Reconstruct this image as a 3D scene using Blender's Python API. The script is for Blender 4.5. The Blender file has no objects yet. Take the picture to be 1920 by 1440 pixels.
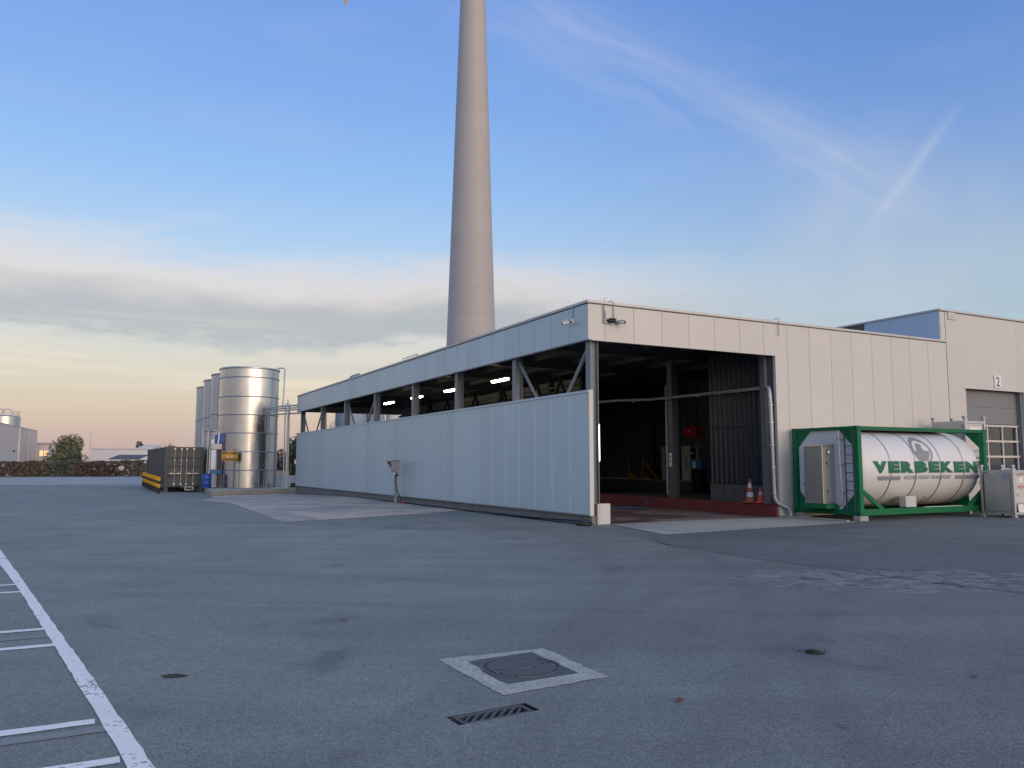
import bpy, bmesh, math, random
from mathutils import Vector, Matrix
R = math.radians
random.seed(7)
S = bpy.context.scene
COL = S.collection

# ------------------------------------------------------------------ camera, sky, sun, exposure
F_PX = 1503.0
PITCH = R(5.74)
EYE = 1.62
cam_d = bpy.data.cameras.new('camera')
cam = bpy.data.objects.new('camera', cam_d)
COL.objects.link(cam)
S.camera = cam
cam_d.sensor_width = 36
cam_d.lens = F_PX / 1920 * 36
cam_d.clip_start = 0.05
cam_d.clip_end = 3000
cam.location = (0, 0, EYE)
cam.rotation_euler = (R(90) + PITCH, 0, 0)
S.view_settings.view_transform = 'Standard'
S.view_settings.look = 'None'
S.view_settings.exposure = 0.0
S.view_settings.gamma = 1
S.view_settings.use_curve_mapping = False
S.cycles.max_bounces = 4
S.cycles.diffuse_bounces = 2
S.cycles.glossy_bounces = 3
S.cycles.transmission_bounces = 2
S.cycles.caustics_reflective = False
S.cycles.caustics_refractive = False

SUN_AZ = math.atan2(0.64, -0.77)      # direction towards the sunset, behind and right of the camera
SUN_EL = R(7)
SKY_NISHITA = 0.05
SKY_BASE = 0.85
GLOW = 1.35
SUN_E = 0.72


def lin(*c):
    o = []
    for v in c:
        v = v / 255.0
        o.append(v / 12.92 if v <= 0.04045 else ((v + 0.055) / 1.055) ** 2.4)
    return tuple(o) + (1.0,)


def pix_dir(x, y):
    a = (x - 960) / F_PX
    b = -(y - 720) / F_PX
    c, s = math.cos(PITCH), math.sin(PITCH)
    return Vector((a, c - b * s, s + b * c)).normalized()


W = bpy.data.worlds.new('World')
S.world = W
W.use_nodes = True


class NT:
    """small helper to write node maths"""

    def __init__(self, tree):
        self.t = tree
        self.n = tree.nodes
        self.l = tree.links

    def put(self, sock, v):
        if isinstance(v, bpy.types.NodeSocket):
            self.l.new(v, sock)
        elif v is not None:
            sock.default_value = v

    def math(self, op, a, b=None, c=None, clamp=False):
        n = self.n.new('ShaderNodeMath')
        n.operation = op
        n.use_clamp = clamp
        for i, v in enumerate((a, b, c)):
            if v is not None:
                self.put(n.inputs[i], v)
        return n.outputs[0]

    def vmath(self, op, a, b=None, scale=None):
        n = self.n.new('ShaderNodeVectorMath')
        n.operation = op
        self.put(n.inputs[0], a)
        if b is not None:
            self.put(n.inputs[1], b)
        if scale is not None:
            self.put(n.inputs['Scale'], scale)
        return n.outputs['Value'] if op in ('DOT_PRODUCT', 'LENGTH', 'DISTANCE') else n.outputs[0]

    def smooth(self, v, a, b, lo=0.0, hi=1.0):
        n = self.n.new('ShaderNodeMapRange')
        n.interpolation_type = 'SMOOTHSTEP'
        self.put(n.inputs[0], v)
        for i, q in zip((1, 2, 3, 4), (a, b, lo, hi)):
            self.put(n.inputs[i], q)
        return n.outputs[0]

    def mix(self, f, a, b, blend='MIX'):
        n = self.n.new('ShaderNodeMix')
        n.data_type = 'RGBA'
        n.blend_type = blend
        self.put(n.inputs[0], f)
        self.put(n.inputs[6], a)
        self.put(n.inputs[7], b)
        return n.outputs[2]

    def noise(self, vec, scale, detail=3.0, rough=0.55, dist=0.0):
        n = self.n.new('ShaderNodeTexNoise')
        if vec is not None:
            self.put(n.inputs['Vector'], vec)
        n.inputs['Scale'].default_value = scale
        n.inputs['Detail'].default_value = detail
        n.inputs['Roughness'].default_value = rough
        n.inputs['Distortion'].default_value = dist
        return n.outputs[0]

    def voronoi(self, vec, scale, feature='F1'):
        n = self.n.new('ShaderNodeTexVoronoi')
        n.feature = feature
        if vec is not None:
            self.put(n.inputs['Vector'], vec)
        n.inputs['Scale'].default_value = scale
        return n

    def ramp(self, f, stops):
        n = self.n.new('ShaderNodeValToRGB')
        cr = n.color_ramp
        while len(cr.elements) < len(stops):
            cr.elements.new(0.5)
        for e, (p, c) in zip(cr.elements, stops):
            e.position = p
            e.color = c
        self.put(n.inputs[0], f)
        return n.outputs[0]

    def sep(self, v):
        n = self.n.new('ShaderNodeSeparateXYZ')
        self.put(n.inputs[0], v)
        return n.outputs

    def comb(self, x, y, z):
        n = self.n.new('ShaderNodeCombineXYZ')
        for i, v in enumerate((x, y, z)):
            self.put(n.inputs[i], v)
        return n.outputs[0]


def build_sky():
    t = NT(W.node_tree)
    bg = t.n['Background']
    tc = t.n.new('ShaderNodeTexCoord')
    d = t.vmath('NORMALIZE', tc.outputs['Generated'])
    x, y, z = t.sep(d)
    sk = t.n.new('ShaderNodeTexSky')
    sk.sky_type = 'NISHITA'
    sk.sun_disc = False
    sk.sun_elevation = SUN_EL
    sk.sun_rotation = SUN_AZ
    sk.altitude = 20
    sk.dust_density = 1.5
    zc = t.math('MAXIMUM', z, 0.0)
    left = t.ramp(zc, [(0.0, lin(188, 167, 172)), (0.035, lin(194, 172, 172)), (0.065, lin(204, 184, 168)),
                       (0.10, lin(209, 199, 183)), (0.14, lin(216, 209, 199)), (0.19, lin(199, 208, 218)),
                       (0.25, lin(173, 205, 236)), (0.33, lin(145, 189, 241)), (0.42, lin(124, 170, 237)),
                       (0.55, lin(110, 153, 230)), (0.75, lin(116, 158, 220)), (1.0, lin(138, 176, 214))])  # zenith stops, out of view, brightened to lift light on level surfaces
    right = t.ramp(zc, [(0.0, lin(186, 190, 194)), (0.10, lin(179, 198, 208)), (0.20, lin(166, 192, 212)),
                        (0.28, lin(144, 176, 218)), (0.36, lin(119, 159, 220)), (0.45, lin(97, 142, 214)), (0.55, lin(84, 127, 208)),
                        (0.75, lin(103, 146, 211)), (1.0, lin(138, 176, 214))])  # same raised zenith above the view
    az = t.smooth(x, -0.12, 0.50)
    base = t.mix(az, left, right)
    # high thin veil
    vs = t.comb(t.math('MULTIPLY', x, 1.3), t.math('MULTIPLY', y, 1.0), t.math('MULTIPLY', z, 5.0))
    veil = t.smooth(t.noise(vs, 2.2, 2, 0.6, 0.0), 0.50, 0.78)
    base = t.mix(t.math('MULTIPLY', veil, 0.12), base, lin(206, 208, 222))
    # cloud bank low over the horizon
    wob = t.noise(t.comb(t.math('MULTIPLY', x, 2.4), t.math('MULTIPLY', y, 1.2), t.math('MULTIPLY', z, 9.0)), 2.1, 4, 0.62, 0.0)
    wob2 = t.noise(t.comb(t.math('MULTIPLY', x, 1.0), t.math('MULTIPLY', y, 1.0), t.math('MULTIPLY', z, 2.0)), 2.6, 1, 0.5)
    zz = t.math('ADD', z, t.math('MULTIPLY', t.math('SUBTRACT', wob, 0.5), 0.075))
    zz = t.math('ADD', zz, t.math('MULTIPLY', t.math('SUBTRACT', wob2, 0.5), 0.05))
    bank = t.math('MULTIPLY', t.smooth(zz, 0.143, 0.158), t.smooth(zz, 0.265, 0.215))
    bank = t.math('MULTIPLY', bank, t.smooth(x, 0.36, -0.05, 0.12, 1.0))
    bcol = t.ramp(t.smooth(zz, 0.145, 0.245), [(0.0, lin(164, 169, 173)), (0.2, lin(172, 172, 174)), (0.42, lin(204, 192, 187)), (0.68, lin(225, 213, 207)), (1.0, lin(214, 215, 223))])
    base = t.mix(t.math('MULTIPLY', bank, 0.88), base, bcol)
    # warm streaks below the bank
    st = t.noise(t.comb(t.math('MULTIPLY', x, 1.4), t.math('MULTIPLY', y, 0.8), t.math('MULTIPLY', z, 26.0)), 2.0, 3, 0.6, 0.0)
    stm = t.math('MULTIPLY', t.smooth(st, 0.5, 0.72), t.math('MULTIPLY', t.smooth(z, 0.05, 0.10), t.smooth(z, 0.19, 0.13)))
    stm = t.math('MULTIPLY', stm, t.smooth(x, 0.15, -0.1))
    base = t.mix(t.math('MULTIPLY', stm, 0.65), base, lin(236, 217, 193))
    std = t.math('MULTIPLY', t.smooth(st, 0.48, 0.30), t.math('MULTIPLY', t.smooth(z, 0.06, 0.10), t.smooth(z, 0.19, 0.13)))
    base = t.mix(t.math('MULTIPLY', std, 0.35), base, lin(188, 195, 195))

    nz = t.noise(d, 9.0, 2, 0.6)

    # a streak along the great circle through two photographed points
    def streak(p, q, width, fade0, fade1, grain, amount, col, stretch=18.0, lo=0.42, hi=0.72):
        nonlocal base
        a, b = pix_dir(*p), pix_dir(*q)
        nrm = a.cross(b).normalized()
        along = (b - a * a.dot(b)).normalized()
        mid_a = a
        dist = t.vmath('DOT_PRODUCT', d, tuple(nrm))
        dist = t.math('ADD', dist, t.math('MULTIPLY', t.math('SUBTRACT', nz, 0.5), width * 1.1))
        s_ = t.math('ARCTAN2', t.vmath('DOT_PRODUCT', d, tuple(along)), t.vmath('DOT_PRODUCT', d, tuple(mid_a)))
        g = t.math('DIVIDE', dist, width)
        g = t.math('EXPONENT', t.math('MULTIPLY', t.math('MULTIPLY', g, g), -1.0))
        m = t.math('MULTIPLY', t.smooth(s_, fade0[0], fade0[1]), t.smooth(s_, fade1[1], fade1[0]))
        tex = t.noise(t.comb(t.math('MULTIPLY', s_, grain * .55), t.math('MULTIPLY', dist, grain * stretch / 3), 0.3), 3.0, 2, 0.6, 0.0)
        m = t.math('MULTIPLY', t.math('MULTIPLY', m, g), t.smooth(tex, lo, hi))
        base = t.mix(t.math('MULTIPLY', m, amount), base, col)
    streak((950, 20), (1680, 372), 0.045, (-0.12, 0.05), (0.46, 0.62), 3.0, 0.34, lin(186, 200, 226), lo=0.15, hi=0.8)
    streak((1000, 10), (1330, 165), 0.014, (-0.05, 0.05), (0.16, 0.26), 4.0, 0.26, lin(202, 206, 228), lo=0.25, hi=0.8)
    streak((1330, 165), (1700, 372), 0.018, (-0.1, 0.1), (0.22, 0.33), 3.5, 0.34, lin(200, 210, 228), lo=0.2, hi=0.8)
    streak((1788, 212), (1672, 372), 0.0060, (-0.03, 0.05), (0.09, 0.19), 3.0, 0.34, lin(212, 218, 230), lo=0.1, hi=0.7)
    streak((100, 470), (420, 408), 0.016, (-0.05, 0.08), (0.12, 0.22), 6.0, 0.42, lin(204, 212, 224), lo=0.3, hi=0.6)
    # soft veil around the crossing of the trails
    gd = t.vmath('DOT_PRODUCT', d, tuple(pix_dir(1640, 455)))
    gl = t.smooth(gd, math.cos(R(9)), 1.0)
    gl = t.math('MULTIPLY', gl, t.smooth(t.noise(d, 5.0, 2, 0.6, 0.0), 0.3, 0.65))
    base = t.mix(t.math('MULTIPLY', gl, 0.45), base, lin(200, 208, 222))
    base = t.vmath('SCALE', base, scale=SKY_BASE)
    # the afterglow round the set sun (behind the camera), same cloud veil
    sd = Vector((math.sin(SUN_AZ) * math.cos(SUN_EL), math.cos(SUN_AZ) * math.cos(SUN_EL), math.sin(SUN_EL)))
    c = t.vmath('DOT_PRODUCT', d, tuple(sd))
    gw = t.math('POWER', t.math('MAXIMUM', t.math('MULTIPLY', t.math('ADD', c, 1.0), 0.5), 0.0), 6.0)
    glow = t.vmath('SCALE', (1.0, 0.83, 0.66), scale=t.math('MULTIPLY', gw, GLOW))
    out = t.vmath('ADD', base, t.vmath('MULTIPLY', sk.outputs[0], (SKY_NISHITA * .95, SKY_NISHITA * .86, SKY_NISHITA * .95)))
    out = t.vmath('ADD', out, glow)
    t.l.new(out, bg.inputs[0])
    bg.inputs[1].default_value = 1.0
    W.cycles.sampling_method = 'MANUAL'
    W.cycles.sample_map_resolution = 512


build_sky()
sun_d = bpy.data.lights.new('sun', 'SUN')
sun = bpy.data.objects.new('sun', sun_d)
COL.objects.link(sun)
sun_d.energy = SUN_E
sun_d.angle = R(44)
sun_d.color = (1.0, 0.73, 0.50)
sun.location = (20, -30, 20)
sun.rotation_euler = Vector((math.sin(SUN_AZ) * math.cos(SUN_EL), math.cos(SUN_AZ) * math.cos(SUN_EL), math.sin(SUN_EL))).to_track_quat('Z', 'Y').to_euler()

# ------------------------------------------------------------------ materials


def pbr(name, col, rough=0.6, metal=0.0, var=0.12, scale=1.5, fine=0.0, fscale=60.0, bump=0.0, bscale=80.0,
        streak=0.0, streak_col=None, rnd=0.0, spec=None, rvar=0.08, edge_dirt=None, brush=False):
    m = bpy.data.materials.new(name)
    m.use_nodes = True
    t = NT(m.node_tree)
    b = t.n['Principled BSDF']
    geo = t.n.new('ShaderNodeNewGeometry')
    P = geo.outputs['Position']
    c = tuple(col[:3]) + (1,)
    n1 = t.noise(P, scale, 5, 0.6)
    f = t.math('MULTIPLY_ADD', t.math('SUBTRACT', n1, 0.5), var * 2.2, 1.0)
    if fine:
        f = t.math('MULTIPLY', f, t.math('MULTIPLY_ADD', t.math('SUBTRACT', t.noise(P, fscale, 2, 0.7), 0.5), fine * 2.2, 1.0))
    if rnd:
        oi = t.n.new('ShaderNodeObjectInfo')
        f = t.math('MULTIPLY', f, t.math('MULTIPLY_ADD', t.math('SUBTRACT', oi.outputs['Random'], 0.5), rnd * 2, 1.0))
    cc = t.vmath('SCALE', c[:3], scale=f)
    if streak:
        px, py, pz = t.sep(P)
        sv = t.comb(t.math('MULTIPLY', px, 7.0), t.math('MULTIPLY', py, 7.0), t.math('MULTIPLY', pz, 0.5))
        sm = t.smooth(t.noise(sv, 1.0, 4, 0.65), 0.48, 0.75)
        sm = t.math('MULTIPLY', sm, streak)
        cc = t.mix(sm, cc, streak_col or (c[0] * .4, c[1] * .4, c[2] * .4, 1))
    t.l.new(cc, b.inputs['Base Color'])
    b.inputs['Metallic'].default_value = metal
    rr = t.math('MULTIPLY_ADD', t.math('SUBTRACT', t.noise(P, scale * 2.3, 3), 0.5), rvar * 2, rough, clamp=True)
    t.l.new(rr, b.inputs['Roughness'])
    if spec is not None:
        b.inputs['Specular IOR Level'].default_value = spec
    if bump:
        bn = t.n.new('ShaderNodeBump')
        bn.inputs['Strength'].default_value = bump
        bn.inputs['Distance'].default_value = 0.02
        t.l.new(t.noise(P, bscale, 4, 0.65), bn.inputs['Height'])
        t.l.new(bn.outputs[0], b.inputs['Normal'])
    if brush:
        px, py, pz = t.sep(P)
        bn = t.n.new('ShaderNodeBump')
        bn.inputs['Strength'].default_value = 0.12
        bn.inputs['Distance'].default_value = 0.03
        t.l.new(t.noise(t.comb(t.math('MULTIPLY', px, 1.6), t.math('MULTIPLY', py, 1.6), t.math('MULTIPLY', pz, 0.5)), 1.0, 3, 0.6), bn.inputs['Height'])
        t.l.new(bn.outputs[0], b.inputs['Normal'])
    return m


def emit(name, col, strength):
    m = bpy.data.materials.new(name)
    m.use_nodes = True
    b = m.node_tree.nodes['Principled BSDF']
    b.inputs['Base Color'].default_value = (0.8, 0.8, 0.8, 1)
    b.inputs['Emission Color'].default_value = tuple(col[:3]) + (1,)
    b.inputs['Emission Strength'].default_value = strength
    return m


def g3(v):
    return (v, v, v)


M = {}
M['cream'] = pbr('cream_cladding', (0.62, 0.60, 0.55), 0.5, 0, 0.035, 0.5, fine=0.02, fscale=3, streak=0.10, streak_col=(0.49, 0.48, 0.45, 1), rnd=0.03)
M['cream2'] = pbr('pale_cladding', (0.60, 0.585, 0.54), 0.5, 0, 0.05, 0.35, streak=0.12, streak_col=(0.47, 0.46, 0.43, 1), rnd=0.015)
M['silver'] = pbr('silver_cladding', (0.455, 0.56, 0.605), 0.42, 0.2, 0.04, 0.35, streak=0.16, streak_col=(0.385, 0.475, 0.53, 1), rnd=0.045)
M['skyblue'] = pbr('sky_tinted_cladding', (0.46, 0.60, 0.74), 0.5, 0.1, 0.05, 0.6)  # silver cladding again, the blue sky reflection put into its colour
M['coping'] = pbr('coping_metal', (0.50, 0.49, 0.48), 0.45, 0.3, 0.06, 1.0)
M['gap'] = pbr('joint_gasket', (0.10, 0.10, 0.11), 0.8)
M['gap2'] = pbr('joint_light', (0.74, 0.80, 0.85), 0.4)
M['column'] = pbr('grey_column_paint', (0.205, 0.228, 0.25), 0.5, 0.0, 0.08, 2.0, streak=0.2)
M['dsteel'] = pbr('dark_steel', (0.085, 0.09, 0.10), 0.6, 0.0, 0.15, 2.0)
M['jamb'] = pbr('jamb_steel', (0.115, 0.13, 0.145), 0.5, 0.1, 0.1, 2.0)
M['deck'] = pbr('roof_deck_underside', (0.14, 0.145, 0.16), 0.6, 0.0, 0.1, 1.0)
M['roof'] = pbr('bitumen_roof', (0.06, 0.06, 0.065), 0.9)
M['corr'] = pbr('dark_corrugated', (0.036, 0.042, 0.058), 0.42, 0.3, 0.12, 1.0, streak=0.25)
M['inwall'] = pbr('inner_wall_sheet', (0.42, 0.39, 0.34), 0.7, 0, 0.12, 0.7, streak=0.25)
M['conc'] = pbr('plinth_concrete', (0.19, 0.195, 0.19), 0.9, 0, 0.25, 1.5, fine=0.12, fscale=25, bump=0.4, bscale=30, streak=0.85, streak_col=(0.05, 0.055, 0.06, 1))
M['padconc'] = pbr('pad_concrete', (0.36, 0.35, 0.31), 0.9, 0, 0.22, 1.2, fine=0.1, fscale=20, bump=0.3, bscale=25, streak=0.5, streak_col=(0.16, 0.165, 0.13, 1))
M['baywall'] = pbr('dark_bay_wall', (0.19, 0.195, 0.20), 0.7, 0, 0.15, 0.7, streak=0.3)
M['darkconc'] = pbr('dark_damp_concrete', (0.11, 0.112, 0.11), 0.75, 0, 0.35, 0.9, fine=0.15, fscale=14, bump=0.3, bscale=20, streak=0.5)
M['redk'] = pbr('red_kerb_paint', (0.20, 0.042, 0.046), 0.55, 0, 0.22, 2.2, fine=0.12, fscale=18, streak=0.5, streak_col=(0.09, 0.02, 0.024, 1))
M['galv'] = pbr('galvanised_pipe', (0.44, 0.46, 0.49), 0.45, 0.4, 0.12, 3.0)
M['greypipe'] = pbr('grey_pvc_pipe', (0.32, 0.335, 0.36), 0.45, 0, 0.06, 3.0)
M['steel'] = pbr('stainless_sheet', (0.48, 0.485, 0.50), 0.26, 1.0, 0.10, 0.8, streak=0.25, streak_col=(0.42, 0.42, 0.43, 1), rvar=0.12, brush=True)
M['steel2'] = pbr('dull_stainless', (0.52, 0.53, 0.54), 0.46, 0.85, 0.08, 1.2, streak=0.3, streak_col=(0.40, 0.40, 0.41, 1))
M['hoop'] = pbr('steel_hoop', (0.42, 0.42, 0.43), 0.35, 1.0, 0.1, 2.0)
M['green'] = pbr('green_frame_paint', (0.008, 0.15, 0.058), 0.5, 0, 0.22, 2.0, fine=0.12, fscale=14, streak=0.18, streak_col=(0.03, 0.10, 0.05, 1), rnd=0.05, spec=0.22)
M['tank'] = pbr('white_tank_shell', (0.74, 0.735, 0.715), 0.40, 0.0, 0.04, 0.9, streak=0.22, streak_col=(0.58, 0.565, 0.53, 1))
M['tankend'] = pbr('tank_end_white', (0.68, 0.71, 0.745), 0.5, 0.0, 0.05, 1.2, streak=0.1)
M['txtgreen'] = pbr('lettering_green', (0.016, 0.15, 0.085), 0.5, 0, 0.05, spec=0.3)
M['txtgrey'] = pbr('lettering_grey', (0.27, 0.27, 0.29), 0.5, 0, 0.04)
M['cab'] = pbr('cabinet_stainless', (0.56, 0.54, 0.51), 0.42, 0.9, 0.08, 1.6, streak=0.2)
M['contgrey'] = pbr('container_anthracite', (0.050, 0.059, 0.067), 0.42, 0.1, 0.12, 1.2, fine=0.05, fscale=6, rvar=0.1)
M['rod'] = pbr('zinc_lock_rod', (0.60, 0.59, 0.58), 0.4, 0.5, 0.05)
M['yellow'] = pbr('safety_yellow', (0.66, 0.33, 0.015), 0.5, 0, 0.08)
M['black'] = pbr('black_plastic', (0.014, 0.015, 0.017), 0.45, 0, 0.1)
M['rubber'] = pbr('rubber', (0.02, 0.02, 0.022), 0.7, 0, 0.1)
M['blue'] = pbr('blue_plastic', (0.012, 0.075, 0.33), 0.42, 0, 0.06)
M['bluebox'] = pbr('blue_equipment', (0.03, 0.16, 0.34), 0.5, 0, 0.08)
M['white'] = pbr('white_plastic', (0.80, 0.80, 0.78), 0.5, 0, 0.05)
M['offwhite'] = pbr('offwhite_paint', (0.58, 0.57, 0.53), 0.6, 0, 0.08)
M['red'] = pbr('red_plastic', (0.42, 0.02, 0.035), 0.5, 0, 0.06)
M['cone1'] = pbr('faded_orange', (0.36, 0.12, 0.065), 0.7, 0, 0.15, 9.0)
M['cone2'] = pbr('bright_orange', (0.82, 0.075, 0.022), 0.5, 0, 0.05)
M['conew'] = pbr('cone_reflective', (0.62, 0.60, 0.58), 0.5, 0, 0.12, 12.0)
M['turb'] = pbr('turbine_tower_paint', (0.415, 0.387, 0.368), 0.55, 0, 0.03, 0.25, rnd=0.02, streak=0.12)
M['turbj'] = pbr('turbine_joint', (0.35, 0.325, 0.305), 0.6, 0, 0.05)
M['dust'] = pbr('meter_post_grey', (0.36, 0.35, 0.33), 0.6, 0.2, 0.08)
M['glassd'] = pbr('dark_glass', (0.03, 0.036, 0.046), 0.08, 0, 0.1, 0.6, rvar=0.03, spec=0.4)
M['doorgrey'] = pbr('door_grey', (0.20, 0.205, 0.215), 0.5, 0, 0.06, 1.0)
M['doorframe'] = pbr('door_frame_cream', (0.62, 0.585, 0.52), 0.5, 0, 0.05)
M['lamp'] = emit('lamp_tube', (1.0, 0.90, 0.62), 26.0)
M['lampw'] = emit('lamp_tube_white', (1.0, 0.96, 0.80), 10.0)
M['winlit'] = emit('lit_window', (1.0, 0.46, 0.10), 1.1)
M['iron'] = pbr('cast_iron', (0.088, 0.092, 0.10), 0.6, 0.2, 0.18, 4.0, fine=0.15, fscale=40)
M['iron2'] = pbr('worn_cast_iron', (0.125, 0.128, 0.135), 0.55, 0.3, 0.25, 5.0, fine=0.2, fscale=40)
M['collar'] = pbr('manhole_collar_concrete', (0.40, 0.395, 0.365), 0.9, 0, 0.35, 5.0, fine=0.85, fscale=38, bump=0.5, bscale=60)
M['bark'] = pbr('bark', (0.06, 0.05, 0.042), 0.9, 0, 0.2, 4.0)
M['twig'] = pbr('twig', (0.10, 0.075, 0.062), 0.9, 0, 0.2, 4.0)
M['leafg'] = pbr('leaf_green', (0.19, 0.195, 0.125), 0.8, 0, 0.5, 1.1, spec=0.2)
M['leafd'] = pbr('leaf_dark', (0.115, 0.135, 0.108), 0.8, 0, 0.45, 1.1, spec=0.2)
M['leafb'] = pbr('leaf_brown', (0.165, 0.135, 0.112), 0.85, 0, 0.4, 1.0, spec=0.2)
M['leafr'] = pbr('leaf_russet', (0.135, 0.098, 0.082), 0.85, 0, 0.35, 1.0, spec=0.2)
M['leafo'] = pbr('leaf_olive', (0.175, 0.168, 0.130), 0.85, 0, 0.4, 1.0, spec=0.2)
M['farbeige'] = pbr('far_beige_cladding', (0.66, 0.565, 0.52), 0.7, 0, 0.05, 0.3)
M['fargrey'] = pbr('far_grey_cladding', (0.64, 0.61, 0.59), 0.7, 0, 0.05, 0.3)
M['farwhite'] = pbr('far_white_wall', (0.76, 0.72, 0.69), 0.7, 0, 0.05, 0.2)
M['farroof'] = pbr('far_slate_roof', (0.10, 0.105, 0.12), 0.8, 0, 0.1)
M['lightblue'] = pbr('pale_blue_tank', (0.30, 0.36, 0.45), 0.5, 0.1, 0.05, 0.5)
M['leaf'] = pbr('dead_leaf', (0.10, 0.06, 0.04), 0.8)
M['gritm'] = pbr('grit_stone', (0.17, 0.175, 0.17), 0.9, 0, 0.9, 9.0)
M['dirt'] = pbr('wall_foot_dirt', (0.075, 0.078, 0.075), 0.95, 0, 0.5, 2.5, fine=0.4, fscale=20)
M['soil'] = pbr('soil', (0.035, 0.033, 0.026), 0.95, 0, 0.3, 20, bump=0.6, bscale=50)


def asphalt(name, base, patch=False):
    m = bpy.data.materials.new(name)
    m.use_nodes = True
    t = NT(m.node_tree)
    b = t.n['Principled BSDF']
    P = t.n.new('ShaderNodeNewGeometry').outputs['Position']
    px, py, pz = t.sep(P)
    big = t.noise(P, 0.11, 5, 0.6, 0.6)
    mid = t.noise(P, 0.9, 5, 0.65, 0.3)
    swp = t.noise(t.comb(t.math('MULTIPLY', px, 0.14), t.math('MULTIPLY', py, 0.7), 0.0), 1.0, 4, 0.6, 1.2)
    agg = t.noise(P, 52.0, 2, 0.8)
    vor = t.voronoi(P, 34.0)
    f = t.math('MULTIPLY_ADD', t.math('SUBTRACT', big, 0.5), 0.75, 1.0)
    f = t.math('MULTIPLY', f, t.math('MULTIPLY_ADD', t.math('SUBTRACT', mid, 0.5), 0.70, 1.0))
    f = t.math('MULTIPLY', f, t.math('MULTIPLY_ADD', t.math('SUBTRACT', swp, 0.5), 0.6, 1.0))
    f = t.math('MULTIPLY', f, t.math('MULTIPLY_ADD', t.math('SUBTRACT', agg, 0.5), 1.9, 1.0))
    grn = t.noise(P, 13.0, 3, 0.8)
    f = t.math('MULTIPLY', f, t.math('MULTIPLY_ADD', t.math('SUBTRACT', grn, 0.5), 1.0, 1.0))
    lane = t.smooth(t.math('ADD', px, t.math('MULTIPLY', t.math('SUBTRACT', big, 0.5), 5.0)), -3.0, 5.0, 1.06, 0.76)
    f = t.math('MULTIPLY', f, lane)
    col = t.vmath('SCALE', base, scale=f)
    # pale chips of aggregate, dark grit
    chips = t.smooth(vor.outputs['Distance'], 0.30, 0.12)
    pick = t.smooth(t.sep(vor.outputs['Color'])[0], 0.80, 0.90)
    col = t.mix(t.math('MULTIPLY', t.math('MULTIPLY', chips, pick), 0.6), col, (0.36, 0.37, 0.38, 1))
    v2 = t.voronoi(P, 6.0)
    spots = t.math('MULTIPLY', t.smooth(v2.outputs['Distance'], 0.13, 0.05), t.smooth(t.sep(v2.outputs['Color'])[1], 0.88, 0.93))
    col = t.mix(t.math('MULTIPLY', spots, 0.55), col, (0.035, 0.036, 0.04, 1))
    # old oil and tyre stains
    oil = t.smooth(t.noise(P, 0.45, 5, 0.66, 1.0), 0.57, 0.72)
    col = t.mix(t.math('MULTIPLY', oil, 0.42), col, (0.055, 0.058, 0.066, 1))
    # arcs left by turning lorries
    for cx, cy, r0 in ((15.0, 3.0, 13.1), (15.0, 3.0, 15.0), (-16.0, 14.0, 17.6), (-16.0, 14.0, 19.4), (4.0, 40.0, 31.0), (4.0, 40.0, 28.9)):
        rr_ = t.vmath('DISTANCE', t.comb(px, py, 0.0), (cx, cy, 0.0))
        tm = t.smooth(t.math('ABSOLUTE', t.math('SUBTRACT', rr_, r0)), 0.30, 0.05)
        col = t.mix(t.math('MULTIPLY', t.math('MULTIPLY', tm, t.smooth(mid, 0.35, 0.65)), 0.30), col, (0.075, 0.078, 0.082, 1))
    # long hairline cracks
    cr = t.voronoi(t.vmath('ADD', P, t.vmath('SCALE', t.comb(t.noise(P, 0.5, 2), t.noise(t.vmath('ADD', P, (9, 4, 1)), 0.5, 2), 0.0), scale=1.2)), 0.16, 'DISTANCE_TO_EDGE')
    crm = t.math('MULTIPLY', t.smooth(cr.outputs['Distance'], 0.004, 0.0012), t.smooth(t.noise(P, 0.3, 2), 0.45, 0.6))
    col = t.mix(t.math('MULTIPLY', crm, 0.13), col, (0.05, 0.05, 0.055, 1))
    # ravelled area in front of the tank container
    ex = t.math('DIVIDE', t.math('SUBTRACT', px, 5.7), 2.9)
    ey = t.math('DIVIDE', t.math('SUBTRACT', py, 11.6), 1.25)
    el = t.math('ADD', t.math('MULTIPLY', ex, ex), t.math('MULTIPLY', ey, ey))
    el = t.math('ADD', el, t.math('MULTIPLY', t.math('SUBTRACT', t.noise(P, 0.8, 4), 0.5), 1.6))
    em = t.smooth(el, 1.0, 0.45)
    rav = t.noise(t.comb(px, t.math('MULTIPLY', py, 1.3), 0.0), 3.4, 6, 0.7, 0.8)
    col = t.mix(t.math('MULTIPLY', t.math('MULTIPLY', em, t.smooth(rav, 0.48, 0.60)), 0.9), col, (0.25, 0.255, 0.25, 1))
    col = t.mix(t.math('MULTIPLY', t.math('MULTIPLY', em, t.smooth(rav, 0.47, 0.36)), 0.75), col, (0.04, 0.042, 0.05, 1))
    t.l.new(col, b.inputs['Base Color'])
    t.l.new(t.math('MULTIPLY_ADD', t.math('SUBTRACT', mid, 0.5), 0.25, 0.72), b.inputs['Roughness'])
    b.inputs['Specular IOR Level'].default_value = 0.42
    bn = t.n.new('ShaderNodeBump')
    bn.inputs['Strength'].default_value = 0.7
    bn.inputs['Distance'].default_value = 0.012
    h = t.math('ADD', t.math('MULTIPLY', agg, 0.6), t.math('MULTIPLY', grn, 0.6))
    h = t.math('SUBTRACT', h, t.math('MULTIPLY', crm, 0.5))
    h = t.math('ADD', h, t.math('MULTIPLY', t.math('MULTIPLY', em, rav), 2.2))
    t.l.new(h, bn.inputs['Height'])
    t.l.new(bn.outputs[0], b.inputs['Normal'])
    return m


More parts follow.
